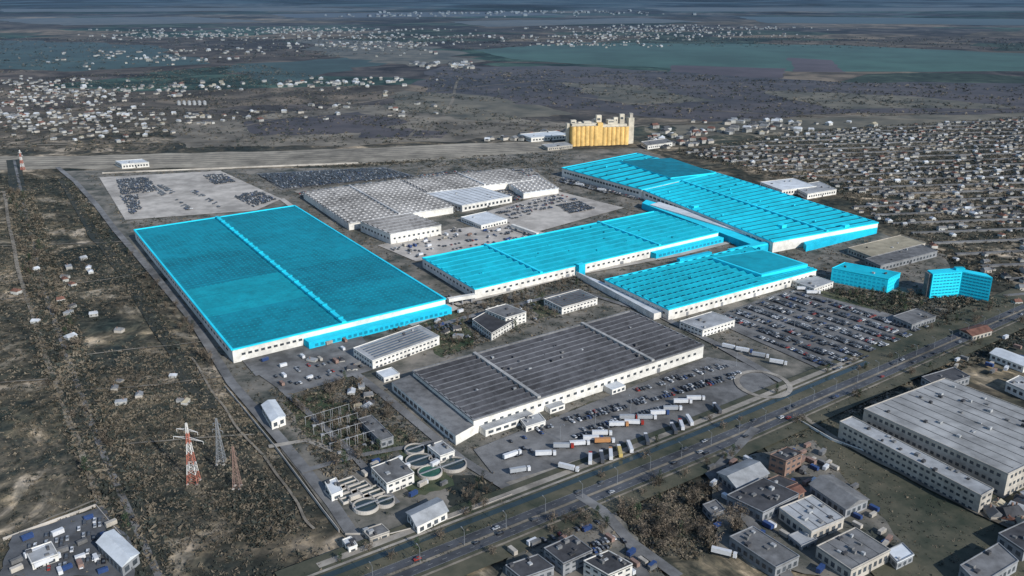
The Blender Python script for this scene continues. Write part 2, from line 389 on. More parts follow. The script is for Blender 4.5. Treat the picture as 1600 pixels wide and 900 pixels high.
def rim(t,Q,z,m,w=0.8,h=0.9):
    mb=MB()
    for (ua,va,ub,vb) in ((0,0,1,0),(1,0,1,1),(0,1,1,1),(0,0,0,1)): strip(mb,Q,ua,va,ub,vb,w,z+(.01 if ua==ub else 0),z+h+(.03 if ua==ub else 0))
    return part(t,'parapet',mb,m)
def clutter(t,ro,Q,zt,n,mats=('light_roof','dark_roof','mid_roof'),s0=1.2,s1=3.5):
    for i in range(n):
        mb=MB(); u,v=random.uniform(.08,.92),random.uniform(.1,.9); p=bi(Q,u,v,0); mb.box(p.x,p.y,zt,random.uniform(s0,s1),random.uniform(s0,s1*.8),random.uniform(0.7,1.9),AX); part(t,'roof_vent',mb,M(random.choice(mats)),ro)
def building(name,label,A,B,D,z,rm,wm,roof='flat',st=1,cap=12,vents=3,wmat='glass',extra=None,group=None,cat='building',rimm=None):
    Q=para(A,B,D,z); t,w=base(name,label,Q,z,M(wm),cat,group); c=(Q[0]+Q[2])/2
    lu=(Q[1]-Q[0]).length; lv=(Q[3]-Q[0]).length
    r=MB()
    if roof=='flat':
        r.prism(grow(Q,0.4),z,z+0.5,0); ro=part(t,'roof',r,M(rm)); rim(t,Q,z+0.5,M(rimm or wm),0.45,0.5); zt=z+0.5
    else:
        hh=min(lu,lv)*0.16; G=[bi(Q,0,0,z),bi(Q,1,0,z),bi(Q,1,1,z),bi(Q,0,1,z)]
        G=[Vector((*q,z)) for q in grow(G,1.2)]
        if lu>=lv: e0,e1=(G[0]+G[3])/2,(G[1]+G[2])/2; order=(0,1,2,3)
        else: e0,e1=(G[0]+G[1])/2,(G[3]+G[2])/2; order=(0,3,2,1)
        e0.z=e1.z=z+hh; a,b,c2,d=[G[i] for i in order]
        r.quad(a,b,e1,e0);r.quad(d,c2,e1,e0); r.add([a,d,e0],[(0,1,2)]); r.add([b,c2,e1],[(0,1,2)]); ro=part(t,'roof',r,M(rm)); vents=0; zt=z+hh
    hs=z/max(st,1)
    for s in range(st):
        for p0,p1,L in ((Q[0],Q[3],lv),(Q[3],Q[2],lu)):
            n=max(1,min(cap,int(L/4.5))); windows(t,w,p0,p1,s*hs+hs*0.35,s*hs+hs*0.72,n,M(wmat),0.55,cen=c)
    windows(t,w,Q[3],Q[2],0.05,min(3,hs*0.85),1,M('dark_roof'),0.06,'door',cen=c,a0=0.5-0.35,a1=0.5+0.38)
    if extra=='solar':
        for i in range(6):
            mb=MB(); v=(i+0.5)/6*0.84+0.08
            a=bi(Q,0.07,v-0.045,zt+0.3);b=bi(Q,0.93,v-0.045,zt+0.3);c3=bi(Q,0.93,v+0.045,zt+0.9);d=bi(Q,0.07,v+0.045,zt+0.9); mb.quad(a,b,c3,d); part(t,'solar_panel_row',mb,M('solar'),ro)
    if extra=='panel':
        nn=max(4,int(lu/9)); 
        for i in range(1,nn):
            mb=MB(); strip(mb,Q,i/nn,0.02,i/nn,0.98,0.4,zt,zt+0.25); part(t,'roof_seam',mb,M('mid_roof'),ro)
    clutter(t,ro,Q,zt,vents)
    return t,Q
# --- left cyan hall
z=12.0
Q=para((210,360),(460,322),(363,548),z); t,w=base('factory_hall','largest cyan roofed factory hall, wide and flat, at the left of the plant',Q,z,M('white_wall'))
um=upos(Q,338,340,z)
r=MB()
for (u0,u1) in ((0,um),(um,1)):
    vs=[0,0.36,0.60,0.80,1]; mm=[0,1,2,0]
    for k in range(4): r.quad(bi(Q,u0,vs[k],z+.3),bi(Q,u1,vs[k],z+.3),bi(Q,u1,vs[k+1],z+.3),bi(Q,u0,vs[k+1],z+.3),mm[k] if u0==0 else [0,0,1,0][k])
ro=part(t,'roof',r,[M('teal_roof'),M('teal_roof_mid'),M('teal_roof_pale')])
rim(t,Q,z+.3,M('cyan_edge'),2.0,1.0)
mb=MB(); strip(mb,Q,um,0,um,1,4,z+.3,z+2.4); part(t,'roof_monitor',mb,M('cyan_edge'))
for i in range(22):
    mb=MB(); v=(i+.5)/22; p=bi(Q,um,v,0); mb.box(p.x,p.y,z+2.4,5,3.0,1.2,AX); part(t,'monitor_vent',mb,M('cyan_roof_light'))
mb=MB()
for i in range(66):
    for j in range(42):
        u=(j+.5)/42; v=(i+.5)/66
        if abs(u-um)<0.022: continue
        p=bi(Q,u,v,0); mb.box(p.x,p.y,z+.3,1.5,1.2,.22,AX)
o=part(t,'roof_dome',mb,M('teal_dome')); o['kind']='stuff'
for i in range(1,12):
    mb=MB(); strip(mb,Q,0.005,i/12,0.995,i/12,0.5,z+.3,z+.55); part(t,'roof_seam',mb,M('teal_roof_mid'),ro)
windows(t,w,Q[0],Q[3],6,8,40,M('glass'),0.6,cen=Vector(t.location)); windows(t,w,Q[3],Q[2],6,8,10,M('glass'),0.6,cen=Vector(t.location),a1=0.3)
d=(Q[2]-Q[3]).normalized(); nn=Vector((d.y,-d.x,0)); nn=nn if nn.y<0 else -nn
q=[bi(Q,0.30,1.0,0),bi(Q,1.0,1.0,0)]; q+= [q[1]+nn*11,q[0]+nn*11]
mb=MB(); mb.prism([(p.x,p.y) for p in q],0,7.5,0,1); part(t,'annex',mb,[M('cyan_wall'),M('cyan_edge')])
FP.append(grow(q,3))
windows(t,None,q[3],q[2],2.5,5,26,M('cyan_window'),0.6,cen=Vector(t.location))
# --- sawtooth halls
def saw(label,A,B,D,z,nrow,divs,mats,wm,edge,ph=2.0,wcol='glass',name='factory_hall',wins=True,cl=0,clm=None,sky=0,walk=None):
    Q=para(A,B,D,z); t,w=base(name,label,Q,z,M(wm)); c=Vector(t.location)
    us=[0]+[upos(Q,px,py,z) for px,py in divs]+[1]
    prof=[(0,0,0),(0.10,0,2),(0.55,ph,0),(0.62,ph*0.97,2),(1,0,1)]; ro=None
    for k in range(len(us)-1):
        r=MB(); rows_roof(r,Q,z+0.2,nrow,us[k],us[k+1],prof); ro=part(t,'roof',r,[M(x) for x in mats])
    for u in us[1:-1]:
        mb=MB(); strip(mb,Q,u,0,u,1,2.8,z+.2,z+ph+0.8); part(t,'roof_walkway',mb,M(walk or edge))
    if sky:
        mb=MB()
        for i in range(nrow):
            for j in range(sky):
                p=bi(Q,(j+.5)/sky,(i+.80)/nrow,0); mb.box(p.x,p.y,z+.7,3.2,2.6,1.3,AX)
        o=part(t,'skylight',mb,M('shed_ridge')); o['kind']='stuff'
    if cl: clutter(t,ro,Q,z+1.2,cl,clm,1.0,2.6)
    rim(t,Q,z+.2,M(edge),1.3,1.1)
    if wins:
        n1=int((Q[3]-Q[0]).length/8); n2=min(45,int((Q[2]-Q[3]).length/7))
        windows(t,w,Q[0],Q[3],z*.5,z*.68,n1,M(wcol),0.45,cen=c); windows(t,w,Q[3],Q[2],z*.5,z*.68,n2,M(wcol),0.45,cen=c)
        for i in range(4): windows(t,w,Q[3],Q[2],0.05,4.5,1,M('grey_wall'),0.5,'loading_door',cen=c,a0=0.1+i*.22,a1=0.13+i*.22)
    return t,Q
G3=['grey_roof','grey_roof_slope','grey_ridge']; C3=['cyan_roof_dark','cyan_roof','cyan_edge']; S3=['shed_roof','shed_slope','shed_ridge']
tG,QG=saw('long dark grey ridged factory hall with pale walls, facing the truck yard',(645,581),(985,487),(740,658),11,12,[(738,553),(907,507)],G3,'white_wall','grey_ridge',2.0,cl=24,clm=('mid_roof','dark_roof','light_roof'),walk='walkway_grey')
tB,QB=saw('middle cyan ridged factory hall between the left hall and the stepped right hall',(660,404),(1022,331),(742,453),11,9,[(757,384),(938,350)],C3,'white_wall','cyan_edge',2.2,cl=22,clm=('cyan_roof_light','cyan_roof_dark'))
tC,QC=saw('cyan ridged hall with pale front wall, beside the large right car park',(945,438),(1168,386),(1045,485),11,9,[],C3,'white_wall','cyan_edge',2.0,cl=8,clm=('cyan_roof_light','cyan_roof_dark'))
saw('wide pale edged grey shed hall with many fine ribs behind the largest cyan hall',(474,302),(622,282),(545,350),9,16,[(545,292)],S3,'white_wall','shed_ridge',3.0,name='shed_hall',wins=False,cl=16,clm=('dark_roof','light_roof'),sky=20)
saw('upper fine ribbed grey shed hall beside the dense storage lot',(630,283),(790,265),(668,302),9,8,[(715,273)],S3,'white_wall','shed_ridge',3.0,name='shed_hall',wins=False,cl=10,clm=('dark_roof','light_roof'),sky=20)
saw('short ribbed grey shed hall right of the bright white warehouse',(786,282),(838,275),(818,303),8,7,[],S3,'white_wall','white_roof',2.4,name='shed_hall',wins=False,sky=7)
saw('grey ridged shed with pale walls between the storage yard and middle hall',(563,347),(640,334),(610,367),13,6,[],S3,'white_wall','shed_ridge',2.6,name='factory_shed')
def edge_annex(t,Q,u0,u1,v,depth,h,m,mt,label=None,win=0,wm='glass',name='annex'):
    a=bi(Q,u0,v,0);b=bi(Q,u1,v,0); d=(b-a).normalized(); nn=Vector((d.y,-d.x,0)); nn=nn if nn.y<0 else -nn
    q=[a,b,b+nn*depth,a+nn*depth]; mb=MB(); mb.prism([(p.x,p.y) for p in q],0,h,0,1); o=part(t,name,mb,[M(m),M(mt)],label=label); FP.append(grow(q,2))
    if win: windows(t,o,q[3],q[2],h*.4,h*.75,win,M(wm),0.65,cen=(Q[0]+Q[2])/2)
    return q
edge_annex(tB,QB,0.68,1.0,1.0,9,7.5,'cyan_wall','cyan_edge',win=16,wm='cyan_window')
edge_annex(tB,QB,0.365,0.39,1.0,6,14,'cyan_wall','cyan_edge',name='stair_tower')
edge_annex(tG,QG,0.02,0.20,1.0,8,6,'white_wall','light_roof',win=6)
edge_annex(tG,QG,0.27,0.33,1.0,7,5,'white_wall','light_roof',win=2)
edge_annex(tG,QG,0.52,0.58,1.0,10,5.5,'white_wall','white_roof',win=3,name='entrance_porch')
for pts,h,m,mt in (([(612,597),(645,584),(742,664),(712,681)],8,'white_wall','mid_roof'),):
    q=[P(*p,h) for p in pts]; mb=MB(); mb.prism([(p.x,p.y) for p in q],0,h,0,1); o=part(tG,'side_annex',mb,[M(m),M(mt)]); FP.append(grow(q,2)); windows(tG,o,q[0],q[3],3,6,14,M('glass'),0.7,cen=(q[0]+q[2])/2)
mb=MB(); q=[P(1112,404,14),P(1192,391,14),P(1262,414,14),P(1190,431,14)]; mb.prism([(p.x,p.y) for p in q],11,15,0,1)
part(tC,'raised_roof_block',mb,[M('cyan_edge'),M('cyan_edge')]); mb=MB(); qi=grow(q,-5); mb.prism(qi,15,15.4); part(tC,'roof_panel',mb,M('cyan_roof'))
q=[P(900,424,7),P(940,440,7),P(1040,486,7),P(1022,490,7)]; mb=MB(); mb.prism([(p.x,p.y) for p in q],0,7,0,1); part(tC,'side_annex',mb,[M('white_wall'),M('white_roof')]); FP.append(grow(q,2))
mb=MB()
for i in range(16):
    for j in range(9):
        p=bi(QC,(i+.5)/16*0.62 if j>0 else (i+.5)/16,(j+.32)/9,0); mb.box(p.x,p.y,11.9,3.2,2.4,0.9,AX)
o=part(tC,'skylight',mb,M('cyan_roof_dark')); o['kind']='stuff'
# --- upper right cyan hall, two sections
Q1=[P(878,263,14),P(995,240,14),P(1118,270,14),P(1003,297,14)]; Q2=[P(1003,297,13),P(1120,271,13),P(1372,349,13),P(1208,379,13)]
c=(Q1[2]+Q1[3])/2; tD=thing('factory_hall','long stepped cyan factory hall behind the others, stretching to the upper right','building',(c.x,c.y,0))
for Q,z,nr in ((Q1,14,9),(Q2,13,22)):
    w=MB(); w.prism([(p.x,p.y) for p in Q],0,z,0); wo=part(tD,'wall',w,M('white_wall')); FP.append(grow(Q,5))
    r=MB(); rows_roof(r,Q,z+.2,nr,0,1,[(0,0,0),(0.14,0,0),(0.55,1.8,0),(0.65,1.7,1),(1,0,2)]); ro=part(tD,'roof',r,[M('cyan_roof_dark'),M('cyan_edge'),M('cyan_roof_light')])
    rim(tD,Q,z+.2,M('cyan_edge'),1.6,1.2); clutter(tD,ro,Q,z+1.2,16,('cyan_edge','cyan_roof_dark'),1.5,3.5)
    windows(tD,wo,Q[0],Q[3],7,10,26,M('glass'),0.7,cen=(Q[0]+Q[2])/2)
q=[P(968,252,16.5),P(1048,247,16.5),P(1116,270,16.5),P(1048,278,16.5)]; mb=MB(); mb.prism([(p.x,p.y) for p in q],14,17,0,1); part(tD,'raised_roof_block',mb,[M('cyan_edge'),M('cyan_roof_dark')])
mb=MB(); strip(mb,Q2,0.5,0,0.5,1,3.5,13.2,15.8); part(tD,'roof_walkway',mb,M('cyan_edge'))
q=[P(1003,317,9),P(1010,312,9),P(1222,375,9),P(1188,387,9)]; mb=MB(); mb.prism([(p.x,p.y) for p in q],0,9,0,1); part(tD,'side_annex',mb,[M('cyan_wall'),M('cyan_edge')]); FP.append(grow(q,3))
q=[P(1016,320,10),P(1030,316,10),P(1208,370,10),P(1195,375,10)]; mb=MB(); mb.prism([(p.x,p.y) for p in q],0,10.5,0,1); part(tD,'side_roof',mb,[M('white_wall'),M('white_roof')])
q=[P(1256,378,8),P(1370,351,8),P(1371,356,8),P(1260,384,8)]; mb=MB(); mb.prism([(p.x,p.y) for p in q],0,8,0,1); part(tD,'front_canopy',mb,[M('cyan_wall'),M('cyan_edge')])
for px,py in ((1222,352),(1320,352),(1085,322)):
    p=P(px,py,16); mb=MB(); mb.box(p.x,p.y,13,9,7,4,AX); part(tD,'stair_tower',mb,M('cyan_edge'))
def bridge(label,a,b,z,m,w=5,h=3.5):
    A=P(*a,z);B=P(*b,z); c=(A+B)/2; t=thing('conveyor_bridge',label,'bridge',(c.x,c.y,0)); mb=MB(); mb.box(c.x,c.y,z-h,(B-A).length,w,h,math.atan2((B-A).y,(B-A).x)); part(t,'gallery',mb,M(m))
    for k in (0.15,0.5,0.85):
        p=A.lerp(B,k); q=MB(); q.box(p.x,p.y,0,1.2,w*.8,z-h,math.atan2((B-A).y,(B-A).x)); part(t,'support',q,M('grey_wall'))
bridge('cyan covered bridge joining the stepped hall to the ridged hall',(1140,390),(1240,370),11,'cyan_edge',7)
bridge('pale covered bridge between the largest cyan hall and the middle cyan hall',(700,466),(742,459),9,'white_wall')
bridge('long pale pipe bridge in front of the stepped cyan hall',(840,364),(800,350),8,'white_wall',4)
bridge('cyan covered bridge between the middle hall and the hall by the car park',(1060,404),(1110,393),10,'cyan_wall',5)
# --- office blocks in cyan
z=15; building('office_block','low cyan office block right of the stepped cyan hall',(1300,420),(1320,411),(1388,437),z,'cyan_roof_light','cyan_edge',st=4,cap=14,wmat='cyan_wall',rimm='cyan_edge')
def tower():
    c=P(1498,472,0); t=thing('office_tower','tall cyan angled office tower with banded floors at the right','building',(c.x,c.y,0))
    A_,M_,B_=P(1452,467),P(1497,463),P(1544,473); up=Vector((0.12,13,0)); poly=[A_,M_,B_,B_+up,M_+up,A_+up]; FP.append(grow(poly,4))
    mb=MB(); mb.prism([(p.x,p.y) for p in poly],0,26,0,1); w=part(t,'angled_slab',mb,[M('cyan_edge'),M('cyan_edge')])
    for a,b in ((A_,M_),(M_,B_)):
        d=(b-a).normalized(); nn=Vector((-d.y,d.x,0))
        for k in range(8): windows(t,w,a,b,k*3.2+1.4,k*3.2+2.5,8,M('cyan_window'),0.78,cen=(a+b)/2+nn*6)
    mb=MB(); p=M_+up*.5; mb.box(p.x,p.y,26,9,5,2.5,0); part(t,'plant_room',mb,M('cyan_roof_light'))
    a=A_; mb=MB(); mb.box(a.x-1.4,a.y+7,0,2.4,9,25,0.0); part(t,'stair_tower',mb,M('mid_roof'))
tower()
BL=[
('warehouse','bright white flat roofed warehouse among the ribbed grey sheds',(662,302),(738,289),(722,322),9,'white_roof','white_wall',dict(extra='panel',vents=3)),
('canopy','small white roofed building below the bright white warehouse',(720,340),(760,331),(752,353),6,'white_roof','white_wall',dict(vents=1)),
('canteen','white office with dark roof between the two left halls and the dark ridged hall',(738,500),(778,478),(768,522),7,'dark_roof','white_wall',dict(st=2)),
('office','grey roofed office behind the dark roofed white office',(758,485),(790,476),(790,498),10,'mid_roof','white_wall',dict(st=3)),
('office','pale low office with grey roof right behind the dark ridged hall',(850,468),(905,453),(878,482),7,'mid_roof','white_wall',dict(st=2,extra='solar')),
('canteen','long pale building with rows of solar panels left of the dark ridged hall',(552,545),(655,509),(582,565),8,'light_roof','white_wall',dict(st=2,cap=18,extra='solar')),
('shed','small white flat shed at the dark hall\'s upper left corner',(588,582),(612,575),(600,592),4,'white_roof','white_wall',dict(vents=0)),
('office','white flat roofed office beside the lower left of the big car park',(1062,503),(1112,488),(1098,517),7,'light_roof','white_wall',dict(st=2)),
('barn','white gabled barn beside the left perimeter road',(409,633),(430,625),(424,658),8,'white_roof','white_wall',dict(roof='gable')),
('switch_house','long grey roofed switch house beside the substation',(560,656),(580,650),(594,690),6,'mid_roof','grey_wall',dict()),
('pump_house','grey roofed pump house with pale walls in the water works',(580,732),(622,716),(604,757),8,'mid_roof','white_wall',dict(st=2)),
('pump_house','white gabled building at the lower edge of the water works',(636,800),(682,778),(652,822),7,'light_roof','white_wall',dict(roof='gable')),
('shed','small pale shed behind the round tanks of the water works',(668,698),(690,690),(688,714),6,'light_roof','white_wall',dict()),
('shed','tiny grey shed near the foot of the perimeter road',(566,830),(596,820),(578,842),4,'mid_roof','beige_wall',dict()),
('shed','tiny white shed at the bottom end of the perimeter road',(535,845),(548,840),(545,858),4,'white_roof','white_wall',dict()),
('shed','small white shed in the lower left corner of the water works',(508,755),(525,748),(518,775),5,'white_roof','white_wall',dict()),
('warehouse','huge pale concrete roofed warehouse at the right edge across the road',(1350,640),(1476,592),(1575,742),17,'concrete_roof','beige_wall',dict(st=3,cap=30,extra='panel',vents=24)),
('warehouse','long pale three storey block in front of the huge concrete warehouse',(1312,660),(1331,652),(1533,776),13,'light_roof','beige_wall',dict(st=3,cap=26,vents=12)),
('house','brown brick cube house left of the long pale block',(1203,712),(1229,700),(1228,722),12,'dark_roof','brick_wall',dict(st=3)),
('shed','light grey roofed shed left of the brown brick house',(1122,738),(1170,717),(1152,762),7,'light_roof','grey_wall',dict(roof='gable')),
('workshop','dark flat roofed workshop below the brown brick house',(1136,775),(1192,748),(1192,802),8,'dark_roof','grey_wall',dict(vents=9)),
('workshop','light roofed workshop in the middle of the lower right yard',(1218,795),(1268,775),(1268,832),8,'light_roof','beige_wall',dict(extra='panel',vents=6)),
('workshop','grey gabled workshop beside the meadow at lower right',(1266,757),(1300,743),(1322,795),8,'mid_roof','grey_wall',dict(roof='gable')),
('workshop','grey roofed workshop lowest in the lower right yard',(1276,855),(1336,826),(1330,892),8,'mid_roof','beige_wall',dict(extra='panel',vents=8)),
('workshop','grey long workshop below the dark flat roofed workshop',(1140,840),(1176,824),(1212,888),7,'mid_roof','grey_wall',dict(vents=6)),
('shed','small dark lean-to against the dark flat workshop',(1196,752),(1216,744),(1226,764),5,'dark_roof','brick_wall',dict(vents=1)),
('shed','narrow pale shed between the two middle workshops',(1232,838),(1256,828),(1252,854),4,'light_roof','grey_wall',dict(vents=1)),
('shed','rusty roofed shed behind the middle light workshop',(1215,765),(1240,755),(1232,778),5,'red_roof','brick_wall',dict(roof='gable')),
('shed','low grey shed by the fork of the lower right road',(1098,790),(1118,782),(1112,806),4,'mid_roof','grey_wall',dict(vents=1)),
('shed','small white roofed shed at the meadow\'s lower edge',(1385,862),(1410,850),(1402,880),5,'white_roof','grey_wall',dict(vents=1)),
('office','dark roofed office block at the bottom edge near the road fork',(850,858),(895,838),(880,882),9,'dark_roof','grey_wall',dict(st=3,vents=7)),
('office','white walled flat office at the bottom edge, right of the fork',(912,878),(950,862),(950,900),10,'dark_roof','white_wall',dict(st=3,vents=7)),
('shed','low dark shed left of the bottom edge office',(790,885),(840,868),(815,905),6,'dark_roof','grey_wall',dict()),
('shed','white shed nearest the right edge beside the main road',(1548,552),(1566,545),(1600,572),6,'white_roof','white_wall',dict(roof='gable')),
('shed','pale shed at the right edge below the white roadside shed',(1572,598),(1592,588),(1612,616),7,'light_roof','white_wall',dict()),
('warehouse','tan and white low warehouse right of the stepped cyan hall\'s end',(1325,388),(1408,368),(1362,402),7,'tan_roof','beige_wall',dict(cap=20)),
('warehouse','dark low roofed warehouse behind the low cyan office',(1352,405),(1440,383),(1376,416),7,'mid_roof','grey_wall',dict(cap=16)),
('warehouse','white roofed warehouse group behind the stepped hall, upper one',(1188,285),(1240,279),(1222,298),8,'white_roof','white_wall',dict()),
('warehouse','white roofed warehouse behind the stepped hall, lower right one',(1236,291),(1280,284),(1262,304),7,'light_roof','white_wall',dict()),
('shed','grey flat shed at the right end of the big car park',(1395,495),(1432,483),(1425,508),6,'mid_roof','grey_wall',dict()),
('gate_house','small pale gate house at the top corner of the big car park',(1238,440),(1268,430),(1272,452),6,'light_roof','white_wall',dict(st=2)),
('shed','white gabled barn in the lower left corner yard',(152,848),(178,828),(190,885),8,'white_roof','grey_wall',dict(roof='gable')),
('shed','low white shed left of the corner barn',(40,862),(80,848),(50,882),5,'light_roof','white_wall',dict()),
('shed','flat pale shed at the top of the truck yard by the canopy',(812,655),(842,646),(822,668),5,'light_roof','white_wall',dict()),
('shed','dark shed by the main road at the right, under the car park',(1440,590),(1490,575),(1465,605),6,'dark_roof','grey_wall',dict()),
('shed','brown roofed shed at the right edge above the main road',(1500,515),(1530,507),(1520,525),6,'red_roof','beige_wall',dict(roof='gable')),
('warehouse','grey roofed shed in the lower right corner',(1500,885),(1560,850),(1530,915),7,'mid_roof','grey_wall',dict()),
('warehouse','dark shed at the right edge of the lower right corner',(1560,835),(1610,812),(1600,862),7,'dark_roof','grey_wall',dict()),
('workshop','pale shed beside the silo complex',(812,210),(870,205),(830,216),8,'white_roof','white_wall',dict()),
('workshop','low pale shed in front of the silo complex, left one',(846,226),(884,222),(856,231),6,'light_roof','beige_wall',dict()),
('workshop','low grey shed right of the silo complex',(1002,222),(1040,217),(1012,228),7,'mid_roof','white_wall',dict()),
('workshop','white depot on the railway land, left',(180,252),(222,249),(190,257),8,'white_roof','white_wall',dict()),
]
for n,l,A,B,D,z,rm,wm,kw in BL: building(n,l,A,B,D,z,rm,wm,**kw)
# --- yellow silos
def silos():
    a=P(893,229);b=P(982,226); d=(b-a).normalized(); nn=Vector((-d.y,d.x,0)); c=(a+b)/2; L=(b-a).length
    t=thing('grain_silo','yellow grain silo complex with cream tower beyond the cyan halls','silo',(c.x,c.y,0)); n=13; r=L/n/2
    for row in range(4):
        for i in range(n):
            if i==6: continue
            p=a+d*(r+2*r*i)+nn*(r+2*r*row); mb=MB(); mb.cyl(p.x,p.y,0,(38 if i<6 else 35),r*1.2,14,0,1); part(t,'silo_cylinder',mb,[M('yellow'),M('cream')])
    p=c+nn*4*r; ang=math.atan2(d.y,d.x)
    q=c+nn*4*r; mb=MB(); mb.box(q.x,q.y,0,2.3*r,7.4*r,43,ang); part(t,'centre_tower',mb,M('yellow'))
    for sgn,z0 in ((-1,38),(1,35)):
        q=p+d*sgn*L*.26; mb=MB(); mb.box(q.x,q.y,z0,L*0.44,r*5,4,ang); part(t,'top_gallery',mb,M('cream'))
    for k,w,h in ((0.0,10,18),(0.41,9,19),(-0.44,10,10),(0.22,16,9),(-0.2,14,7),(0.3,8,13),(-0.33,6,6)):
        q=p+d*L*k; mb=MB(); mb.box(q.x,q.y,38,w,w*.9,h,ang); o=part(t,'head_house',mb,M('cream')); mb=MB(); mb.box(q.x,q.y-w*.46,38+h*.5,w*.6,0.6,h*.2,ang); part(t,'window',mb,M('glass'),o)
    q=p+d*(L*.5+7); mb=MB(); mb.box(q.x,q.y,0,11,18,50,ang); part(t,'elevator_tower',mb,M('cream')); mb=MB(); mb.box(q.x+1,q.y,50,6,9,8,ang); part(t,'elevator_head',mb,M('beige_wall'))
    q=p-d*(L*.5+4); mb=MB(); mb.box(q.x,q.y,0,5,10,42,ang); part(t,'stair_tower',mb,M('cream'))
silos()
for i in range(6):
    p=P(280+i*8,164,0); t=thing('storage_silo','pale round storage silo in the row on the plain at the far left','silo',(p.x,p.y,0),'row of pale silos on the plain'); mb=MB(); mb.cyl(p.x,p.y,0,9,4.5); part(t,'tank_wall',mb,M('light_roof')); mb=MB(); n=14
    mb.add([(p.x+4.8*math.cos(k*2*math.pi/n),p.y+4.8*math.sin(k*2*math.pi/n),9) for k in range(n)]+[(p.x,p.y,12)],[(k,(k+1)%n,n) for k in range(n)]); part(t,'cone_roof',mb,M('light_roof'))
# --- water works
for px,py,r,wt,l in ((655,724,9,'water','round settling tank leftmost of the pair behind the pump house'),(708,730,9,'water','round settling tank at the right of the water works'),(672,742,8,'green_water','round tank with green water in the water works'),(684,722,6,'water','small round tank between the larger settling tanks'),(572,795,8,'water','round tank at the lower edge of the basins'),(602,788,6,'water','small round tank right of the lower tank'),(648,706,7,'water','round tank behind the settling tanks')):
    p=P(px,py); t=thing('settling_tank',l,'tank',(p.x,p.y,0)); FP.append([(p.x+(r+2)*math.cos(k),p.y+(r+2)*math.sin(k)) for k in range(6)])
    mb=MB(); n=28
    for k in range(n):
        a0,a1=2*math.pi*k/n,2*math.pi*(k+1)/n; A=[(p.x+rr*math.cos(a),p.y+rr*math.sin(a)) for rr,a in ((r,a0),(r,a1),(r-.7,a1),(r-.7,a0))]; mb.prism(A,0,3)
    part(t,'tank_wall',mb,M('concrete')); mb=MB(); mb.cyl(p.x,p.y,0,2.2,r-.7,28); part(t,'water_surface',mb,M(wt)); mb=MB(); mb.box(p.x,p.y,3.05,2*r,.9,.5,AX); part(t,'walkway',mb,M('steel'))
for i in range(3):
    for j in range(2):
        p=P(528+i*19+j*14,768+i*7-j*13+4); t=thing('treatment_basin','open rectangular concrete basin of the water works','basin',(p.x,p.y,0),'rectangular basins of the water works')
        c_,s_=math.cos(AX),math.sin(AX)
        def ro(x,y): return p.x+x*c_-y*s_,p.y+x*s_+y*c_
        mb=MB()
        for x,y,L_,W_ in ((0,5,14,.6),(0,-5,14,.6),(6.7,0,.6,9.4),(-6.7,0,.6,9.4),(0,0,12.8,.5)): mb.box(*ro(x,y),0,L_,W_,2.5,AX)
        part(t,'basin_wall',mb,M('concrete')); mb=MB(); mb.box(p.x,p.y,0,12.8,9.4,1.6,AX); part(t,'water_surface',mb,M('water'))
# substation gantries
for i in range(5):
    for j in range(4):
        p=P(486+i*13+j*13,664+j*14-i*4); t=thing('substation_gantry','slim steel portal gantry in the electrical substation','gantry',(p.x,p.y,0),'substation gantries'); d=Vector((math.cos(AX),math.sin(AX),0))
        for s in (-1,1): mb=MB(); q=Vector((p.x,p.y,0))+d*s*4; mb.tube(q,q+Vector((0,0,7.5)),.18); part(t,'post',mb,M('light_roof'))
        mb=MB(); q=Vector((p.x,p.y,7.5)); mb.tube(q-d*4.4,q+d*4.4,.18); part(t,'beam',mb,M('light_roof')); mb=MB(); mb.box(p.x+3,p.y-4,0,2.4,1.8,2.4,AX); part(t,'transformer',mb,M('grey_wall'))
# pylons
def pylon(px,py,h,label,ms,th=.2,arm=.26):
    p=P(px,py); t=thing('lattice_pylon',label,'pylon',(p.x,p.y,0)); mb=MB(); nl=12; R0=h*.07
    def wdt(f): return R0*(1-f)**1.3+0.42
    cs=((-1,-1),(1,-1),(1,1),(-1,1))
    for k in range(nl):
        f0,f1=k/nl,(k+1)/nl; m=(k//2)%2 if len(ms)>1 else 0
        for i in range(4):
            a=Vector((p.x+cs[i][0]*wdt(f0),p.y+cs[i][1]*wdt(f0),h*f0)); b=Vector((p.x+cs[i][0]*wdt(f1),p.y+cs[i][1]*wdt(f1),h*f1)); j=(i+1)%4
            c=Vector((p.x+cs[j][0]*wdt(f1),p.y+cs[j][1]*wdt(f1),h*f1)); e=Vector((p.x+cs[j][0]*wdt(f0),p.y+cs[j][1]*wdt(f0),h*f0))
            mb.tube(a,b,th,4,m); mb.tube(a,c,th*.5,4,m); mb.tube(e,b,th*.5,4,m); mb.tube(b,c,th*.5,4,m)
    part(t,'tower_frame',mb,ms)
    for f,l in ((.74,arm),(.88,arm*.7)):
        mb=MB()
        for s in (-1,1):
            e=Vector((p.x+s*l*h*.95,p.y-s*l*h*.3,h*f)); mb.tube((p.x,p.y,h*f+1.4),e,th); mb.tube((p.x,p.y,h*f),e,th); mb.tube(e,e-Vector((0,0,2)),.15)
        part(t,'cross_arm',mb,ms[-1:])
    for a,b in cs: mb=MB(); mb.box(p.x+a*R0,p.y+b*R0,0,1.4,1.4,.7); part(t,'footing',mb,M('concrete'))
pylon(303,754,42,'tallest pale red and white lattice pylon with wide arms in the lower left scrub',[M('red_steel'),M('white_steel')],.2)
pylon(371,762,29,'thin rust coloured lattice mast right of the tall striped pylon',[M('rust_steel')],.14,.1)
pylon(346,724,33,'thin dull grey lattice mast just behind the tall striped pylon',[M('steel')],.14,.12)
pylon(36,266,34,'red and white lattice pylon near the railway at the far left',[M('red_steel'),M('white_steel')],.3,.15)
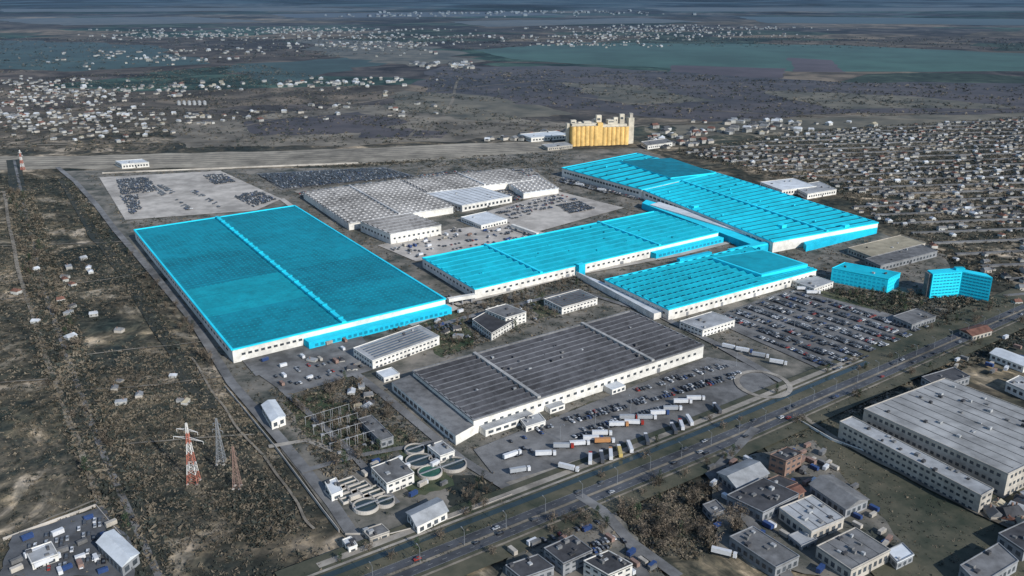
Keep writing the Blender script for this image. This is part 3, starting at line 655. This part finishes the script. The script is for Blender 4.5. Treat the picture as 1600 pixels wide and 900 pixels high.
def wall(label,pix,h,m):
    w=W(pix); c=w[len(w)//2]; t=thing('perimeter_wall',label,'wall',(c.x,c.y,0))
    for a,b in zip(w,w[1:]):
        mb=MB(); mm=(a+b)/2; mb.box(mm.x,mm.y,0,(b-a).length,.4,h,math.atan2((b-a).y,(b-a).x)); part(t,'wall_panel',mb,M(m))
wall('pale concrete wall along the left perimeter road',[(352,606),(430,700),(505,800),(530,832)],2.2,'concrete')
wall('pale wall along the canal below the water works',[(540,838),(610,838),(700,815),(800,776)],2.2,'concrete')
wall('white wall around the meadow across the main road',[(1245,658),(1300,690),(1380,720)],2.5,'white_wall')
wall('pale wall between railway land and vehicle storage yard',[(160,272),(400,262),(560,256)],3,'concrete')
wall('pale wall of the lower left corner yard',[(5,845),(150,792),(215,870)],2.0,'concrete')
# ---------------------------------------------------------------- yard containers
def cont_proto(col):
    t=bpy.data.objects.new('shipping_container',None); t['category']='container'
    mb=MB(); mb.box(0,0,.1,6,2.4,2.5)
    for i in range(12):
        for s in (-1,1): mb.box(-2.75+i*.5,s*1.24,.3,.2,.08,2.1)
    o=bpy.data.objects.new('container_body',mb.mesh('container_body',[M(col)])); o.parent=t
    for s in (-.58,.58): mb=MB(); mb.box(3.03,s,.25,.06,1.05,2.2); o=bpy.data.objects.new('container_door',mb.mesh('container_door',[M('steel')])); o.parent=t
    return t
CT={k:cont_proto(k) for k in ('paint_white','paint_blue','rust_steel','mid_roof','beige_wall')}
CTN={'paint_white':'white','paint_blue':'blue','rust_steel':'rust brown','mid_roof':'grey','beige_wall':'beige'}
for pix,n,pl in (([(400,560),(560,528),(600,575),(450,620)],12,'below the largest cyan hall'),([(1110,735),(1270,695),(1420,860),(1300,905),(1120,860)],38,'in the lower right workshop yard'),([(600,380),(700,358),(800,352),(850,366),(660,405)],18,'in the pale yard behind the middle hall'),([(800,860),(960,810),(1040,900),(790,900)],14,'by the bottom edge offices'),([(30,850),(160,800),(205,860),(200,900),(10,900)],16,'in the lower left corner yard'),([(640,480),(740,460),(850,470),(720,540)],8,'among the mid plant offices'),([(520,740),(620,700),(720,700),(700,770),(560,800)],12,'in the water works'),([(1480,560),(1600,520),(1600,620),(1500,600)],12,'at the right edge by the main road')):
    for p in sample(W(pix),n):
        k=random.choice(list(CT)); dup(CT[k],(p[0],p[1],ZL[0]+.02),AX+random.choice([0,math.pi/2,.2]),random.uniform(.85,1.1),f'{CTN[k]} ribbed container {pl}',f'{CTN[k]} containers {pl}')
# ---------------------------------------------------------------- vehicles
CV=[(-2.2,-.88,.3),(2.2,-.88,.3),(2.2,.88,.3),(-2.2,.88,.3),(-2.2,-.88,.95),(2.2,-.84,.85),(2.2,.84,.85),(-2.2,.88,.95),(-1.9,-.74,.95),(1.0,-.74,.92),(1.0,.74,.92),(-1.9,.74,.95),(-1.45,-.62,1.48),(.35,-.62,1.48),(.35,.62,1.48),(-1.45,.62,1.48)]
CF=[(0,1,5,4),(1,2,6,5),(2,3,7,6),(3,0,4,7),(4,5,6,7),(8,9,13,12),(9,10,14,13),(10,11,15,14),(11,8,12,15),(12,13,14,15)]
CMI=[0,0,0,0,0,1,1,1,1,0]
def car_proto(col,detail):
    if not detail:
        mb=MB(); mb.add(CV,CF,list(CMI)); me=mb.mesh('car_body',[cm(col),M('glass')]); o=bpy.data.objects.new('parked_car',me); o['category']='car'; return o
    t=bpy.data.objects.new('parked_car',None); t['category']='car'
    mb=MB(); mb.add(CV[:8],CF[:5]); mb.add([CV[i] for i in (12,13,14,15)],[(0,1,2,3)]); b=bpy.data.objects.new('body',mb.mesh('body',[cm(col)])); b.parent=t
    mb=MB(); mb.add(CV[8:],[(0,1,5,4),(1,2,6,5),(2,3,7,6),(3,0,4,7)]); b=bpy.data.objects.new('cabin_glass',mb.mesh('cabin_glass',[M('glass')])); b.parent=t
    for x in (-1.35,1.35):
        for y in (-.85,.85):
            mb=MB(); mb.tube((x,y-.1,.33),(x,y+.1,.33),.33,10); b=bpy.data.objects.new('wheel',mb.mesh('wheel',[M('rubber')])); b.parent=t
    return t
CP={(k,d):car_proto(k,d) for k in CARC for d in (0,1)}
CARS=[]
def pick(w): return random.choices(list(w),list(w.values()))[0]
MIX={'black':32,'dark grey':28,'silver':17,'white':10,'red':3,'blue':6}
DARK={'black':50,'dark grey':38,'silver':6,'white':4,'blue':4}
LIGHT={'white':30,'silver':40,'dark grey':22,'black':10,'red':2}
def lot(pix,ang,pitch,fill,mixw,place,group,sp=2.75,pair=5.2,gapn=0):
    w=[Vector((p.x,p.y)) for p in W(pix)]; c,s_=math.cos(ang),math.sin(ang)
    us=[p.x*c+p.y*s_ for p in w]; vs=[-p.x*s_+p.y*c for p in w]; v=min(vs)+3
    pts=[]
    while v<max(vs):
        for k in (0,1):
            vv=v+k*pair; u=min(us); rowfill=fill*random.uniform(.8,1.1)
            while u<max(us):
                u+=sp
                if random.random()>rowfill: continue
                if gapn and int((u-min(us))/sp)%gapn==0: continue
                pts.append((u*c-vv*s_,u*s_+vv*c))
        v+=pitch
    if not pts: return
    a=np.array(pts); k=inside(a,w)&clear(a)
    for i in np.nonzero(k)[0]:
        CARS.append((a[i][0]+random.uniform(-.25,.25),a[i][1]+random.uniform(-.25,.25),ang+math.pi/2+(math.pi if random.random()<.5 else 0)+random.uniform(-.05,.05),pick(mixw),place,group))
BX=AX-math.pi/2
lot([(1118,500),(1235,458),(1450,514),(1308,584)],BX,18.5,.88,MIX,'in the big car park at the right','cars in the big right car park',sp=2.6,gapn=18)
lot([(860,668),(1100,572),(1165,580),(1120,615),(900,690)],AX-.12,19,.6,MIX,'on the forecourt in front of the dark ridged hall','cars on the forecourt')
lot([(770,702),(860,668),(880,690),(800,722)],AX-.12,18,.5,MIX,'at the left end of the forecourt','cars at the left end of the forecourt')
lot([(182,282),(232,279),(248,300),(190,306)],AX,12,.85,DARK,'in the upper left concrete lot','cars in the upper left lot')
lot([(188,308),(215,306),(222,328),(205,338)],AX,12,.8,DARK,'in the upper left concrete lot','cars in the upper left lot')
lot([(240,292),(262,290),(275,303),(252,308)],BX,14,.6,DARK,'in the upper left concrete lot','cars in the upper left lot')
lot([(318,276),(350,273),(368,286),(335,290)],AX,12,.8,DARK,'in the upper left concrete lot','cars in the upper left lot')
lot([(365,308),(405,300),(432,313),(395,326)],AX,12,.85,DARK,'in the upper left concrete lot','cars in the upper left lot')
lot([(262,300),(330,300),(345,330),(290,330)],BX,40,.25,DARK,'in the upper left concrete lot','cars in the upper left lot')
lot([(402,274),(598,264),(645,277),(442,297)],AX,11.5,.95,DARK,'in the dense upper storage lot','cars in storage',sp=2.5)
lot([(462,302),(545,354),(700,335),(872,302),(830,266),(700,270)],AX,15,.6,MIX,'around the ribbed grey sheds','cars around the grey sheds')
lot([(770,334),(870,305),(905,314),(800,345)],AX,16,.5,MIX,'in the concrete lot behind the middle hall','cars behind the middle hall')
lot([(870,322),(905,316),(930,328),(890,336)],AX,12,.9,DARK,'in the concrete lot behind the middle hall','cars behind the middle hall')
lot([(600,388),(700,364),(800,354),(850,367),(650,405)],AX,22,.25,MIX,'in the pale yard behind the middle hall','cars in the pale yard')
lot([(885,276),(1000,308),(1000,316),(870,285)],BX,14,.8,MIX,'beside the stepped cyan hall','cars beside the stepped hall')
lot([(415,590),(545,560),(575,575),(450,610)],AX,22,.3,MIX,'in the yard below the largest cyan hall','cars below the largest hall')
lot([(30,862),(150,806),(200,880),(80,900)],.4,13,.45,LIGHT,'in the lower left corner yard','cars in the corner yard')
lot([(1130,760),(1260,700),(1300,760),(1180,850)],.3,26,.25,MIX,'between the workshops at lower right','cars between workshops')
lot([(820,850),(950,810),(1000,895),(830,905)],.5,22,.35,MIX,'by the offices at the bottom edge','cars by the bottom offices')
lot([(1500,880),(1600,830),(1600,900)],.4,24,.3,MIX,'in the lower right corner yard','cars in the lower right corner')
lot([(650,520),(740,490),(830,470),(850,500),(700,540)],AX,30,.22,MIX,'beside the small offices mid plant','cars beside the small offices')
for i in range(44):
    off=random.choice([-6.0,-2.8,2.8,6.0]); p,a=along(random.uniform(20,CD[-1]-20),off)
    CARS.append((p.x,p.y,a+(math.pi if off>0 else 0),pick(MIX),'driving on the main road','cars on the main road'))
CARS.sort(key=lambda c:c[0]**2+c[1]**2)
vis=[c for c in CARS if c[1]>330]
ZC=ZL[0]+.02
for i,(x,y,a,col,pl,gr) in enumerate(vis[:300]):
    s=random.uniform(.9,1.06); dup(CP[(col,1 if i<90 else 0)],(x,y,ZC),a,(s,s,s*random.uniform(1,1.15)),f'{col} car {pl}',f'{col} {gr}')
names=list(CARC); mb=MB()
for x,y,a,col,pl,gr in vis[300:]:
    c,s_=math.cos(a),math.sin(a); sc=random.uniform(.9,1.06); ci=names.index(col)
    mb.add([(x+(vx*c-vy*s_)*sc,y+(vx*s_+vy*c)*sc,ZC+vz*sc) for vx,vy,vz in CV],CF,[ci if q==0 else len(names) for q in CMI])
print('cars',len(vis))
solo('parked_cars',mb,[cm(k) for k in names]+[M('glass')],'dense rows of parked cars filling the storage lots and car parks','car',kind='stuff')
# trucks
def truck_proto(tc,cc):
    t=bpy.data.objects.new('truck',None); t['category']='truck'
    def ch(n,mb,m):
        o=bpy.data.objects.new(n,mb.mesh(n,[m])); o.parent=t
    mb=MB(); mb.box(-1.5,0,1.1,12.6,2.5,2.8); ch('trailer',mb,cm(tc))
    mb=MB(); mb.prism([(6,-1.25),(8.1,-1.2),(8.3,-1),(8.3,1),(8.1,1.2),(6,1.25)],.6,3.5); ch('cab',mb,cm(cc))
    mb=MB(); mb.box(8.32,0,2.1,.06,2.0,.9); ch('windscreen',mb,M('glass'))
    mb=MB(); mb.box(0,0,.75,15,1,.3); ch('chassis',mb,M('rubber'))
    for x in (7.2,4.3,-5,-6.3,-3.7):
        for y in (-1.05,1.05): mb=MB(); mb.tube((x,y-.15,.5),(x,y+.15,.5),.5,10); ch('wheel',mb,M('rubber'))
    return t
TP={}
TR=[(852,716,-.45,'white','white'),(880,704,-.5,'silver','red'),(905,700,-.4,'white','white'),(926,692,-.5,'white','blue'),(944,696,-.4,'orange','white'),(940,684,-.5,'white','white'),
(966,670,-.45,'white','orange'),(990,667,-.55,'white','red'),(982,659,-.45,'silver','red'),(1010,659,-.5,'silver','white'),(1030,652,-.4,'white','blue'),(1050,645,-.5,'silver','white'),(1066,634,-.45,'white','white'),(1086,629,-.5,'white','white'),
(922,724,1.0,'white','red'),(940,722,1.1,'dark grey','white'),(954,717,1.05,'white','orange'),(968,713,1.1,'yellow','white'),(984,706,1.15,'white','white'),(1010,694,1.1,'dark grey','white'),(1052,677,1.15,'dark grey','white'),(1064,671,1.1,'white','red'),(1077,664,1.15,'white','white'),(1120,645,1.2,'dark grey','white'),
(888,738,-.9,'white','white'),(800,718,.1,'white','white'),(812,742,-.2,'silver','white'),(1140,548,-1.0,'white','white'),(1162,553,-1.0,'white','blue'),(1187,561,-.9,'silver','white'),(1215,572,-.9,'white','white'),
(1270,462,-.5,'white','white'),(1255,456,-.5,'white','blue'),(60,870,.3,'white','white'),(75,885,.3,'white','white'),(1130,872,-.9,'white','white'),(906,292,-1,'white','white'),(940,300,-1,'white','white')]
for i,(px,py,a,tc,cc) in enumerate(TR):
    if (tc,cc) not in TP: TP[(tc,cc)]=truck_proto(tc,cc)
    p=P(px,py); x='slanting' if a>.5 else 'lengthways'
    loc='in the truck yard' if 780<px<1130 and py>600 else ('beside the big right car park' if px>1130 and py<700 and px<1300 else 'standing in a side yard')
    dup(TP[(tc,cc)],(p.x,p.y,ZC),AX-.13+a+random.uniform(-.05,.05),(.86,.95,.95),f'articulated truck with {tc} trailer and {cc} cab {loc}, parked {x}',f'{tc} trailer trucks with {cc} cab {loc} {x}')
# street lamps
sl=bpy.data.objects.new('street_lamp',None); sl['category']='street lamp'
for n,f in (('pole',lambda m:m.tube((0,0,0),(0,0,11),.16,6,0,.1)),('arm',lambda m:m.tube((0,0,11),(2.4,0,11.6),.1)),('lamp_head',lambda m:m.box(2.9,0,11.5,1.2,.5,.25))):
    mb=MB(); f(mb); o=bpy.data.objects.new(n,mb.mesh(n,[M('steel')])); o.parent=sl
for i in range(26):
    p,a=along(40+i*(CD[-1]-60)/26,0); dup(sl,(p.x,p.y,0.3),a+math.pi/2,1.0,'grey street lamp on the median of the main road','street lamps on the median')
for i,(px,py) in enumerate(((1150,575),(1100,600),(1040,625),(985,648),(930,668),(875,690),(1180,500),(1240,520),(1300,540),(1290,490),(1350,510))):
    p=P(px,py); dup(sl,(p.x,p.y,0.3),random.uniform(0,6),1.2,'grey lamp post standing among the parked cars','lamp posts in the car parks')
# ---------------------------------------------------------------- houses
def house_proto(rc,wc,L,Wd,h,fl):
    t=bpy.data.objects.new('house',None); t['category']='house'
    def ch(n,mb,m,par=None):
        o=bpy.data.objects.new(n,mb.mesh(n,[m])); o.parent=par or t; return o
    mb=MB(); mb.box(0,0,0,L,Wd,h); w=ch('wall',mb,M(wc))
    mb=MB(); a,b=L/2+.5,Wd/2+.5
    if fl: mb.box(0,0,h,L+.6,Wd+.6,.5)
    else:
        hh=h+Wd*.33; mb.add([(-a,-b,h),(a,-b,h),(a,b,h),(-a,b,h),(-a*.8,0,hh),(a*.8,0,hh)],[(0,1,5,4),(3,2,5,4),(0,3,4),(1,2,5)])
    r=ch('roof',mb,M(rc)); mb=MB(); mb.box(L*.2,Wd*.15,h,.9,.9,Wd*.33+1); ch('chimney',mb,M('brick_wall'),r)
    for x in (-.28,.28): mb=MB(); mb.box(L*x,-Wd/2-.05,h*.35,L*.16,.12,h*.35); ch('window',mb,M('glass'),w)
    return t,(rc,wc,L,Wd,h,fl)
HP=[house_proto(*a) for a in (('house_white','house_wall',12,9,4.5,0),('red_roof','house_wall',12,10,5,0),('dark_roof','house_wall',13,9,4.5,0),('house_grey','beige_wall',11,9,4,0),('light_roof','house_wall',15,9,5,1),('tan_roof','house_wall',11,8,4,0),('dark_roof','beige_wall',12,10,4.5,0),('mid_roof','house_wall',14,9,5,0))]
HN=['whitish','red brown','dark','grey','flat pale','tan','dark','grey']; HW=[13,16,20,17,7,8,14,14]
HS=[]
def hgrid(pix,ang,pa,pb,prob,place,sc=1.0):
    w=[Vector((p.x,p.y)) for p in W(pix)]; c,s_=math.cos(ang),math.sin(ang)
    us=[p.x*c+p.y*s_ for p in w]; vs=[-p.x*s_+p.y*c for p in w]; pts=[]
    v=min(vs); st=MB(); zz=ZL[0]+.05; row=0
    while v<max(vs):
        for k in (0,20):
            u=min(us)
            while u<max(us):
                u+=pa*random.uniform(.7,1.5)
                dens=prob*(0.55+0.6*(0.5+0.5*math.sin(u*.011+v*.017)))
                if random.random()<dens: pts.append((u*c-(v+k)*s_+random.uniform(-4,4),u*s_+(v+k)*c+random.uniform(-8,8)))
        uu=np.arange(min(us),max(us),20.0); vv=v-(pb-20)/2; q=np.stack([uu*c-vv*s_,uu*s_+vv*c],1); ok=inside(q,w)&clear(q)
        for i in range(len(q)-1):
            if ok[i] and ok[i+1]: m_=(q[i]+q[i+1])/2; st.box(m_[0],m_[1],0,20,5,zz,ang)
        v+=pb
    if st.v: solo('road',st,M('old_asphalt'),kind='structure')
    a=np.array(pts); 
    for p in a[inside(a,w)&clear(a)]: HS.append((p[0],p[1],ang+random.choice([0,math.pi/2])+random.uniform(-.25,.25),sc*random.uniform(.55,1.2),random.choices(range(8),HW)[0],place))
def hrand(pix,n,place,s0,s1,wts=HW):
    w=W(pix); cl=sample(w,max(3,n//22)); a=sample(w,n)
    for i,p in enumerate(a):
        if n>40 and i%6: q=cl[i%len(cl)]; sp=24+0.013*q[1]; p=(q[0]+random.gauss(0,sp*2.2),q[1]+random.gauss(0,sp))
        HS.append((p[0],p[1],random.uniform(0,3),random.uniform(s0,s1),random.choices(range(8),wts)[0],place))
hgrid([(1060,240),(1250,208),(1400,198),(1640,180),(1640,345),(1500,338),(1380,318),(1300,290),(1170,262)],AX-.5,14.5,46,.78,'in the crowded quarter at the upper right',.66)
hgrid([(1330,325),(1400,315),(1640,338),(1640,452),(1560,445),(1480,400),(1400,360)],AX-.5,15,46,.62,'in the quarter right of the cyan halls',.68)
hgrid([(1540,440),(1640,455),(1640,480),(1560,475)],AX-.4,22,50,.5,'near the main road at the right edge',.8)
WW=[24,10,18,18,16,10,12,14]
hrand([(0,150),(120,120),(200,160),(262,195),(240,222),(80,228),(0,215)],400,'in the far left settlement',.45,1.0,WW)
hrand([(0,118),(60,120),(160,140),(60,160),(0,150)],120,'in the far left settlement',.45,1.0,WW)
hrand([(300,180),(560,158),(700,165),(680,180),(320,200)],34,'in the far plain',.6,1.2,WW)
hrand([(390,125),(560,118),(640,110),(620,150),(520,152),(420,145)],64,'in the far plain',.6,1.4,WW)
hrand([(140,48),(400,42),(660,44),(700,60),(400,62),(200,62)],480,'in the distant town',.5,1.5,WW)
hrand([(540,70),(660,66),(700,84),(600,92),(560,86)],120,'in the distant town',.6,1.5,WW)
hrand([(850,44),(1000,40),(1190,44),(1190,54),(1000,62),(980,76),(880,74)],480,'in the distant town',.5,1.6,WW)
hrand([(60,85),(330,72),(400,86),(200,112),(60,110)],90,'in the distant town',.6,1.4,WW)
hrand([(500,22),(1000,16),(1100,24),(600,32)],130,'in the distant town',1.2,3.0,WW)
hrand([(640,100),(740,98),(740,108),(670,108)],40,'in the far plain',.9,2.0,WW)
hrand([(230,140),(380,122),(380,135),(250,156)],30,'in the far plain',.7,1.4,WW)
hrand([(1130,196),(1250,190),(1250,212),(1140,218)],60,'beside the railway beyond the silos',.7,1.5,WW)
hrand([(1005,214),(1100,206),(1110,226),(1010,236)],36,'beside the railway beyond the silos',.6,1.4)
hrand([(740,215),(890,205),(890,216),(760,222)],26,'beside the railway beyond the silos',.6,1.4)
hrand([(10,420),(150,400),(210,500),(280,620),(180,640),(60,560)],16,'in the scrubland on the left',.5,.75,[14,20,6,6,8,2,2,6])
hrand([(160,600),(290,580),(310,640),(200,650)],7,'in the scrubland on the left',.4,.6,WW)
hrand([(1520,740),(1640,770),(1640,860),(1560,830)],16,'in the lower right corner',.7,1.1)
hrand([(480,560),(540,560),(600,640),(520,640)],9,'in the yard below the solar roofed building',.5,.7,WW)
hrand([(700,560),(640,500),(720,500),(735,540)],4,'between the two left halls',.5,.8,WW)
HS.sort(key=lambda h:h[0]**2+h[1]**2)
print('houses',len(HS))
for x,y,a,s,k,pl in HS[:300]:
    dup(HP[k][0],(x,y,0),a,s,f'{"beige" if k in (3,6) else "white"} walled house with {HN[k]} roof {pl}',f'{"beige" if k in (3,6) else "white"} houses with {HN[k]} roof {pl}')
mb=MB(); rn=['house_white','red_roof','dark_roof','mid_roof','light_roof','tan_roof','house_wall','beige_wall','house_grey']
for x,y,a,s,k,pl in HS[300:]:
    rc,wc,L,Wd,h,fl=HP[k][1]; L*=s;Wd*=s;h*=s; mb.box(x,y,0,L,Wd,h,a,rn.index(wc)); c,s_=math.cos(a),math.sin(a); A,B=L/2+.5,Wd/2+.5; hh=h+(0.6 if fl else Wd*.33)
    mb.add([(x+u*c-v*s_,y+u*s_+v*c,zz) for u,v,zz in ((-A,-B,h+.05),(A,-B,h+.05),(A,B,h+.05),(-A,B,h+.05),(-A*.8,0,hh),(A*.8,0,hh))],[(0,1,5,4),(3,2,5,4),(0,3,4),(1,2,5)],rn.index(rc))
solo('distant_houses',mb,[M(k) for k in rn],'far off settlements of small pale houses across the plain','houses',kind='stuff')
# ---------------------------------------------------------------- vegetation
def tree_proto(kind,seed):
    R=random.Random(seed); t=bpy.data.objects.new('pine_tree' if kind else 'bare_tree',None); t['category']='tree'
    mb=MB(); mb.tube((0,0,0),(0,0,5),.28,6,0,.16)
    for i in range(9):
        a=R.uniform(0,6.28); z0=R.uniform(2,4.8); mb.tube((0,0,z0),(2.5*math.cos(a),2.5*math.sin(a),z0+R.uniform(1.5,3.4)),.12,4,0,.04)
    o=bpy.data.objects.new('trunk',mb.mesh('trunk',[M('bark')])); o.parent=t; mb=MB()
    for c in range(22):
        a=R.uniform(0,6.28); hz=R.random(); rr=(R.uniform(.2,1)*(2.9 if not kind else 2.3*(1.1-hz))); cx,cy,cz=rr*math.cos(a),rr*math.sin(a),(2.6+hz*5) if not kind else 1.6+hz*7; m=R.randint(0,1)
        for k in range(12):
            p=Vector((cx+R.gauss(0,.6),cy+R.gauss(0,.6),cz+R.gauss(0,.55))); s=R.uniform(.25,.65); u=Vector((R.gauss(0,1),R.gauss(0,1),R.gauss(0,1))).normalized()*s; v=u.orthogonal().normalized()*s*R.uniform(.3,.8)
            mb.add([p-u,p+v,p+u],[(0,1,2)],m)
    o=bpy.data.objects.new('crown',mb.mesh('crown',[M('leaf_dark'),M('leaf_mid')] if kind else [M('twig_dark'),M('twig_light')])); o.parent=t; return t
TPs=[[tree_proto(0,i) for i in range(5)],[tree_proto(1,20+i) for i in range(3)]]
def trees(pix,n,place,group,s0,s1,ev=.15,world=None):
    for p in (sample(W(pix),n,True,True) if world is None else world):
        k=1 if random.random()<ev else 0; dup(random.choice(TPs[k]),(p[0],p[1],0),random.uniform(0,6.28),random.uniform(s0,s1),('dark evergreen tree ' if k else 'bare brown tree ')+place,('evergreen ' if k else 'bare ')+group)
trees([(962,792),(1030,752),(1130,765),(1165,830),(1090,872),(1000,862)],46,'in the wooded plot between the road forks','trees in the wooded plot',.9,1.4)
trees([(10,300),(40,300),(130,560),(260,900),(190,900),(60,560)],44,'along the old railway at the left','trees along the old railway',.9,1.5,.3)
trees([(440,620),(560,590),(650,680),(690,720),(640,705),(520,740)],40,'in the wooded yard beside the substation','trees beside the substation',.8,1.3)
trees([(640,490),(900,440),(940,470),(720,550),(650,520)],38,'between the small offices mid plant','trees mid plant',.8,1.3,.25)
trees([(1290,450),(1590,480),(1480,510),(1300,470)],26,'around the office tower','trees around the office tower',.9,1.4,.5)
trees([(830,815),(960,795),(950,850),(850,850)],10,'by the bottom edge offices','trees by the bottom offices',.8,1.2)
trees([(200,395),(215,392),(362,600),(345,610)],22,'along the left perimeter road','trees along the left perimeter road',.8,1.2)
trees([(1040,232),(1180,240),(1330,300),(1240,285),(1100,255)],14,'behind the stepped cyan hall','trees behind the stepped hall',.8,1.3,.5)
trees([(700,750),(790,750),(790,780),(740,810)],8,'on the green corner beside the water works','trees on the green corner',.8,1.1)
rp=[]
for i in range(56):
    p,a=along(random.uniform(30,CD[-1]-30),random.choice([11.5,13,25.5,-14,-16,-18])); rp.append((p.x,p.y))
rp=np.array(rp); trees(None,0,'on the verge of the main road','trees on the verge of the main road',.65,1.15,.2,world=rp[clear(rp)])
def scrub(pix,n,s0,s1,ms,avoid=True,lots=True):
    pts=sample(W(pix),n,avoid,lots and avoid)
    if n>2500 and ms!=3:   # bushes gather in thickets and leave clearings
        d=np.sin(pts[:,0]*.021+1.3*np.sin(pts[:,1]*.013))+np.sin(pts[:,1]*.027+pts[:,0]*.008)+rng.normal(0,.8,len(pts)); pts=pts[d>-.7]
    return [(p[0],p[1],rng.uniform(s0,s1),min(ms,2)) for p in pts]
S=[]
S+=scrub([(-60,380),(200,385),(350,600),(520,830),(560,900),(-250,930)],17000,.5,2.3,2)
S+=scrub([(-60,270),(90,275),(190,370),(-60,380)],2400,1.0,2.6,0)
S+=scrub([(15,300),(50,300),(140,560),(275,900),(195,900),(60,560)],5500,1.5,3.8,3)
S+=scrub([(95,278),(108,278),(170,365),(305,575),(350,650),(318,630),(200,455)],1500,1.4,3.2,0)
S+=scrub([(200,520),(350,600),(520,830),(250,860),(150,640)],3500,.8,2.2,1)
S+=scrub([(330,780),(420,760),(470,830),(390,860)],500,1.2,2.6,0)
S+=scrub([(130,270),(600,262),(900,240),(1480,410),(1440,560),(1110,545),(800,800),(540,840),(365,590)],11000,.7,2.6,2)
S+=scrub([(420,610),(560,580),(700,720),(620,700),(520,760)],2400,1.0,2.8,2)
S+=scrub([(560,500),(900,430),(940,470),(700,560)],1800,1.0,2.8,2)
S+=scrub([(960,790),(1030,748),(1130,760),(1168,830),(1090,876),(1000,866)],1500,.8,2.2,1)
S+=scrub([(1050,238),(1250,205),(1640,180),(1640,480),(1500,420),(1300,300)],17000,1.0,3.4,3,True,False)
S+=scrub([(1280,450),(1600,470),(1450,520)],1800,1,3.4,0)
S+=scrub([(1110,730),(1270,690),(1420,860),(1300,905),(1120,860)],1500,.5,2.4,2)
S+=scrub([(800,860),(960,800),(1040,905),(780,905)],700,.5,2.4,2)
S+=scrub([(1190,690),(1250,655),(1390,640),(1700,800),(1700,905),(1370,905)],2200,.4,1.7,2)
S+=scrub([(690,106),(1040,113),(1300,128),(1640,134),(1640,176),(1100,188),(880,168),(640,150)],4800,2.5,6,0,False)
S+=scrub([(-60,130),(400,100),(640,150),(900,200),(500,232),(-60,240)],9000,2,5.0,0,False)
S+=scrub([(-60,60),(900,56),(1640,60),(1640,80),(900,70),(-60,120)],3500,4,9,0,False)
S+=scrub([(440,262),(880,236),(880,262),(600,262)],900,1.5,3.5,0)
S+=scrub([(1150,655),(1600,470),(1640,520),(1230,700)],2000,.8,2.6,0)
S+=scrub([(540,905),(800,800),(830,830),(640,905)],1000,.7,2.4,0)
n=len(S)
base_=np.array([[a[0],a[1],0] for a in S]); sz=np.array([a[2] for a in S])
ctr=rng.normal(0,.45,(n,7,1,3))*np.array([1,1,.45]); ctr[...,2]=np.abs(ctr[...,2])+.25
V=ctr+rng.normal(0,.38,(n,7,3,3)); V[...,2]=np.maximum(V[...,2],0.02)
V=V*sz[:,None,None,None]*np.array([1,1,.8])+base_[:,None,None,:]
me=bpy.data.meshes.new('scrub'); nv=n*21; me.vertices.add(nv); me.vertices.foreach_set('co',V.reshape(-1)); me.loops.add(nv); me.loops.foreach_set('vertex_index',np.arange(nv)); me.polygons.add(n*7)
me.polygons.foreach_set('loop_start',np.arange(0,nv,3)); me.polygons.foreach_set('loop_total',np.full(n*7,3))
me.materials.append(M('scrub_dark')); me.materials.append(M('scrub_tan'))
mi=(rng.random(n)<np.array([(.3,.75,.5)[a[3]] for a in S])).astype(np.int32); me.polygons.foreach_set('material_index',np.repeat(mi,7)); me.update(calc_edges=True)
o=bpy.data.objects.new('scrub',me); COL.objects.link(o); tag(o,'low bare bushes and thickets scattered over the scrubland and between yards','bushes',kind='stuff')
# ---------------------------------------------------------------- camera, light
cam=bpy.data.cameras.new('camera'); co=bpy.data.objects.new('camera',cam); COL.objects.link(co); co.location=(0,0,H); co.rotation_euler=(math.pi/2-PH,0,0)
cam.sensor_width=36; cam.lens=36*F/1600; cam.clip_start=1; cam.clip_end=120000; bpy.context.scene.camera=co
el=math.radians(29)
sd=Vector((.66,-.75,0)).normalized()*math.cos(el)+Vector((0,0,math.sin(el)))
L=bpy.data.lights.new('sun','SUN'); L.energy=4.6; L.angle=math.radians(.5); L.color=(1,.975,.93); lo=bpy.data.objects.new('sun',L); COL.objects.link(lo); lo.rotation_euler=(-sd).to_track_quat('-Z','Y').to_euler(); lo.location=(0,0,800)
w=bpy.data.worlds.new('World'); bpy.context.scene.world=w; w.use_nodes=True; nt=w.node_tree; sk=nt.nodes.new('ShaderNodeTexSky'); sk.sky_type='NISHITA'; sk.sun_disc=False; sk.sun_elevation=el; sk.sun_rotation=math.atan2(sd.x,sd.y); sk.ozone_density=3.0; sk.dust_density=0.3
nt.links.new(sk.outputs[0],nt.nodes['Background'].inputs[0]); nt.nodes['Background'].inputs[1].default_value=.15
sc=bpy.context.scene; sc.view_settings.view_transform='Standard'; sc.view_settings.look='None'; sc.view_settings.exposure=0
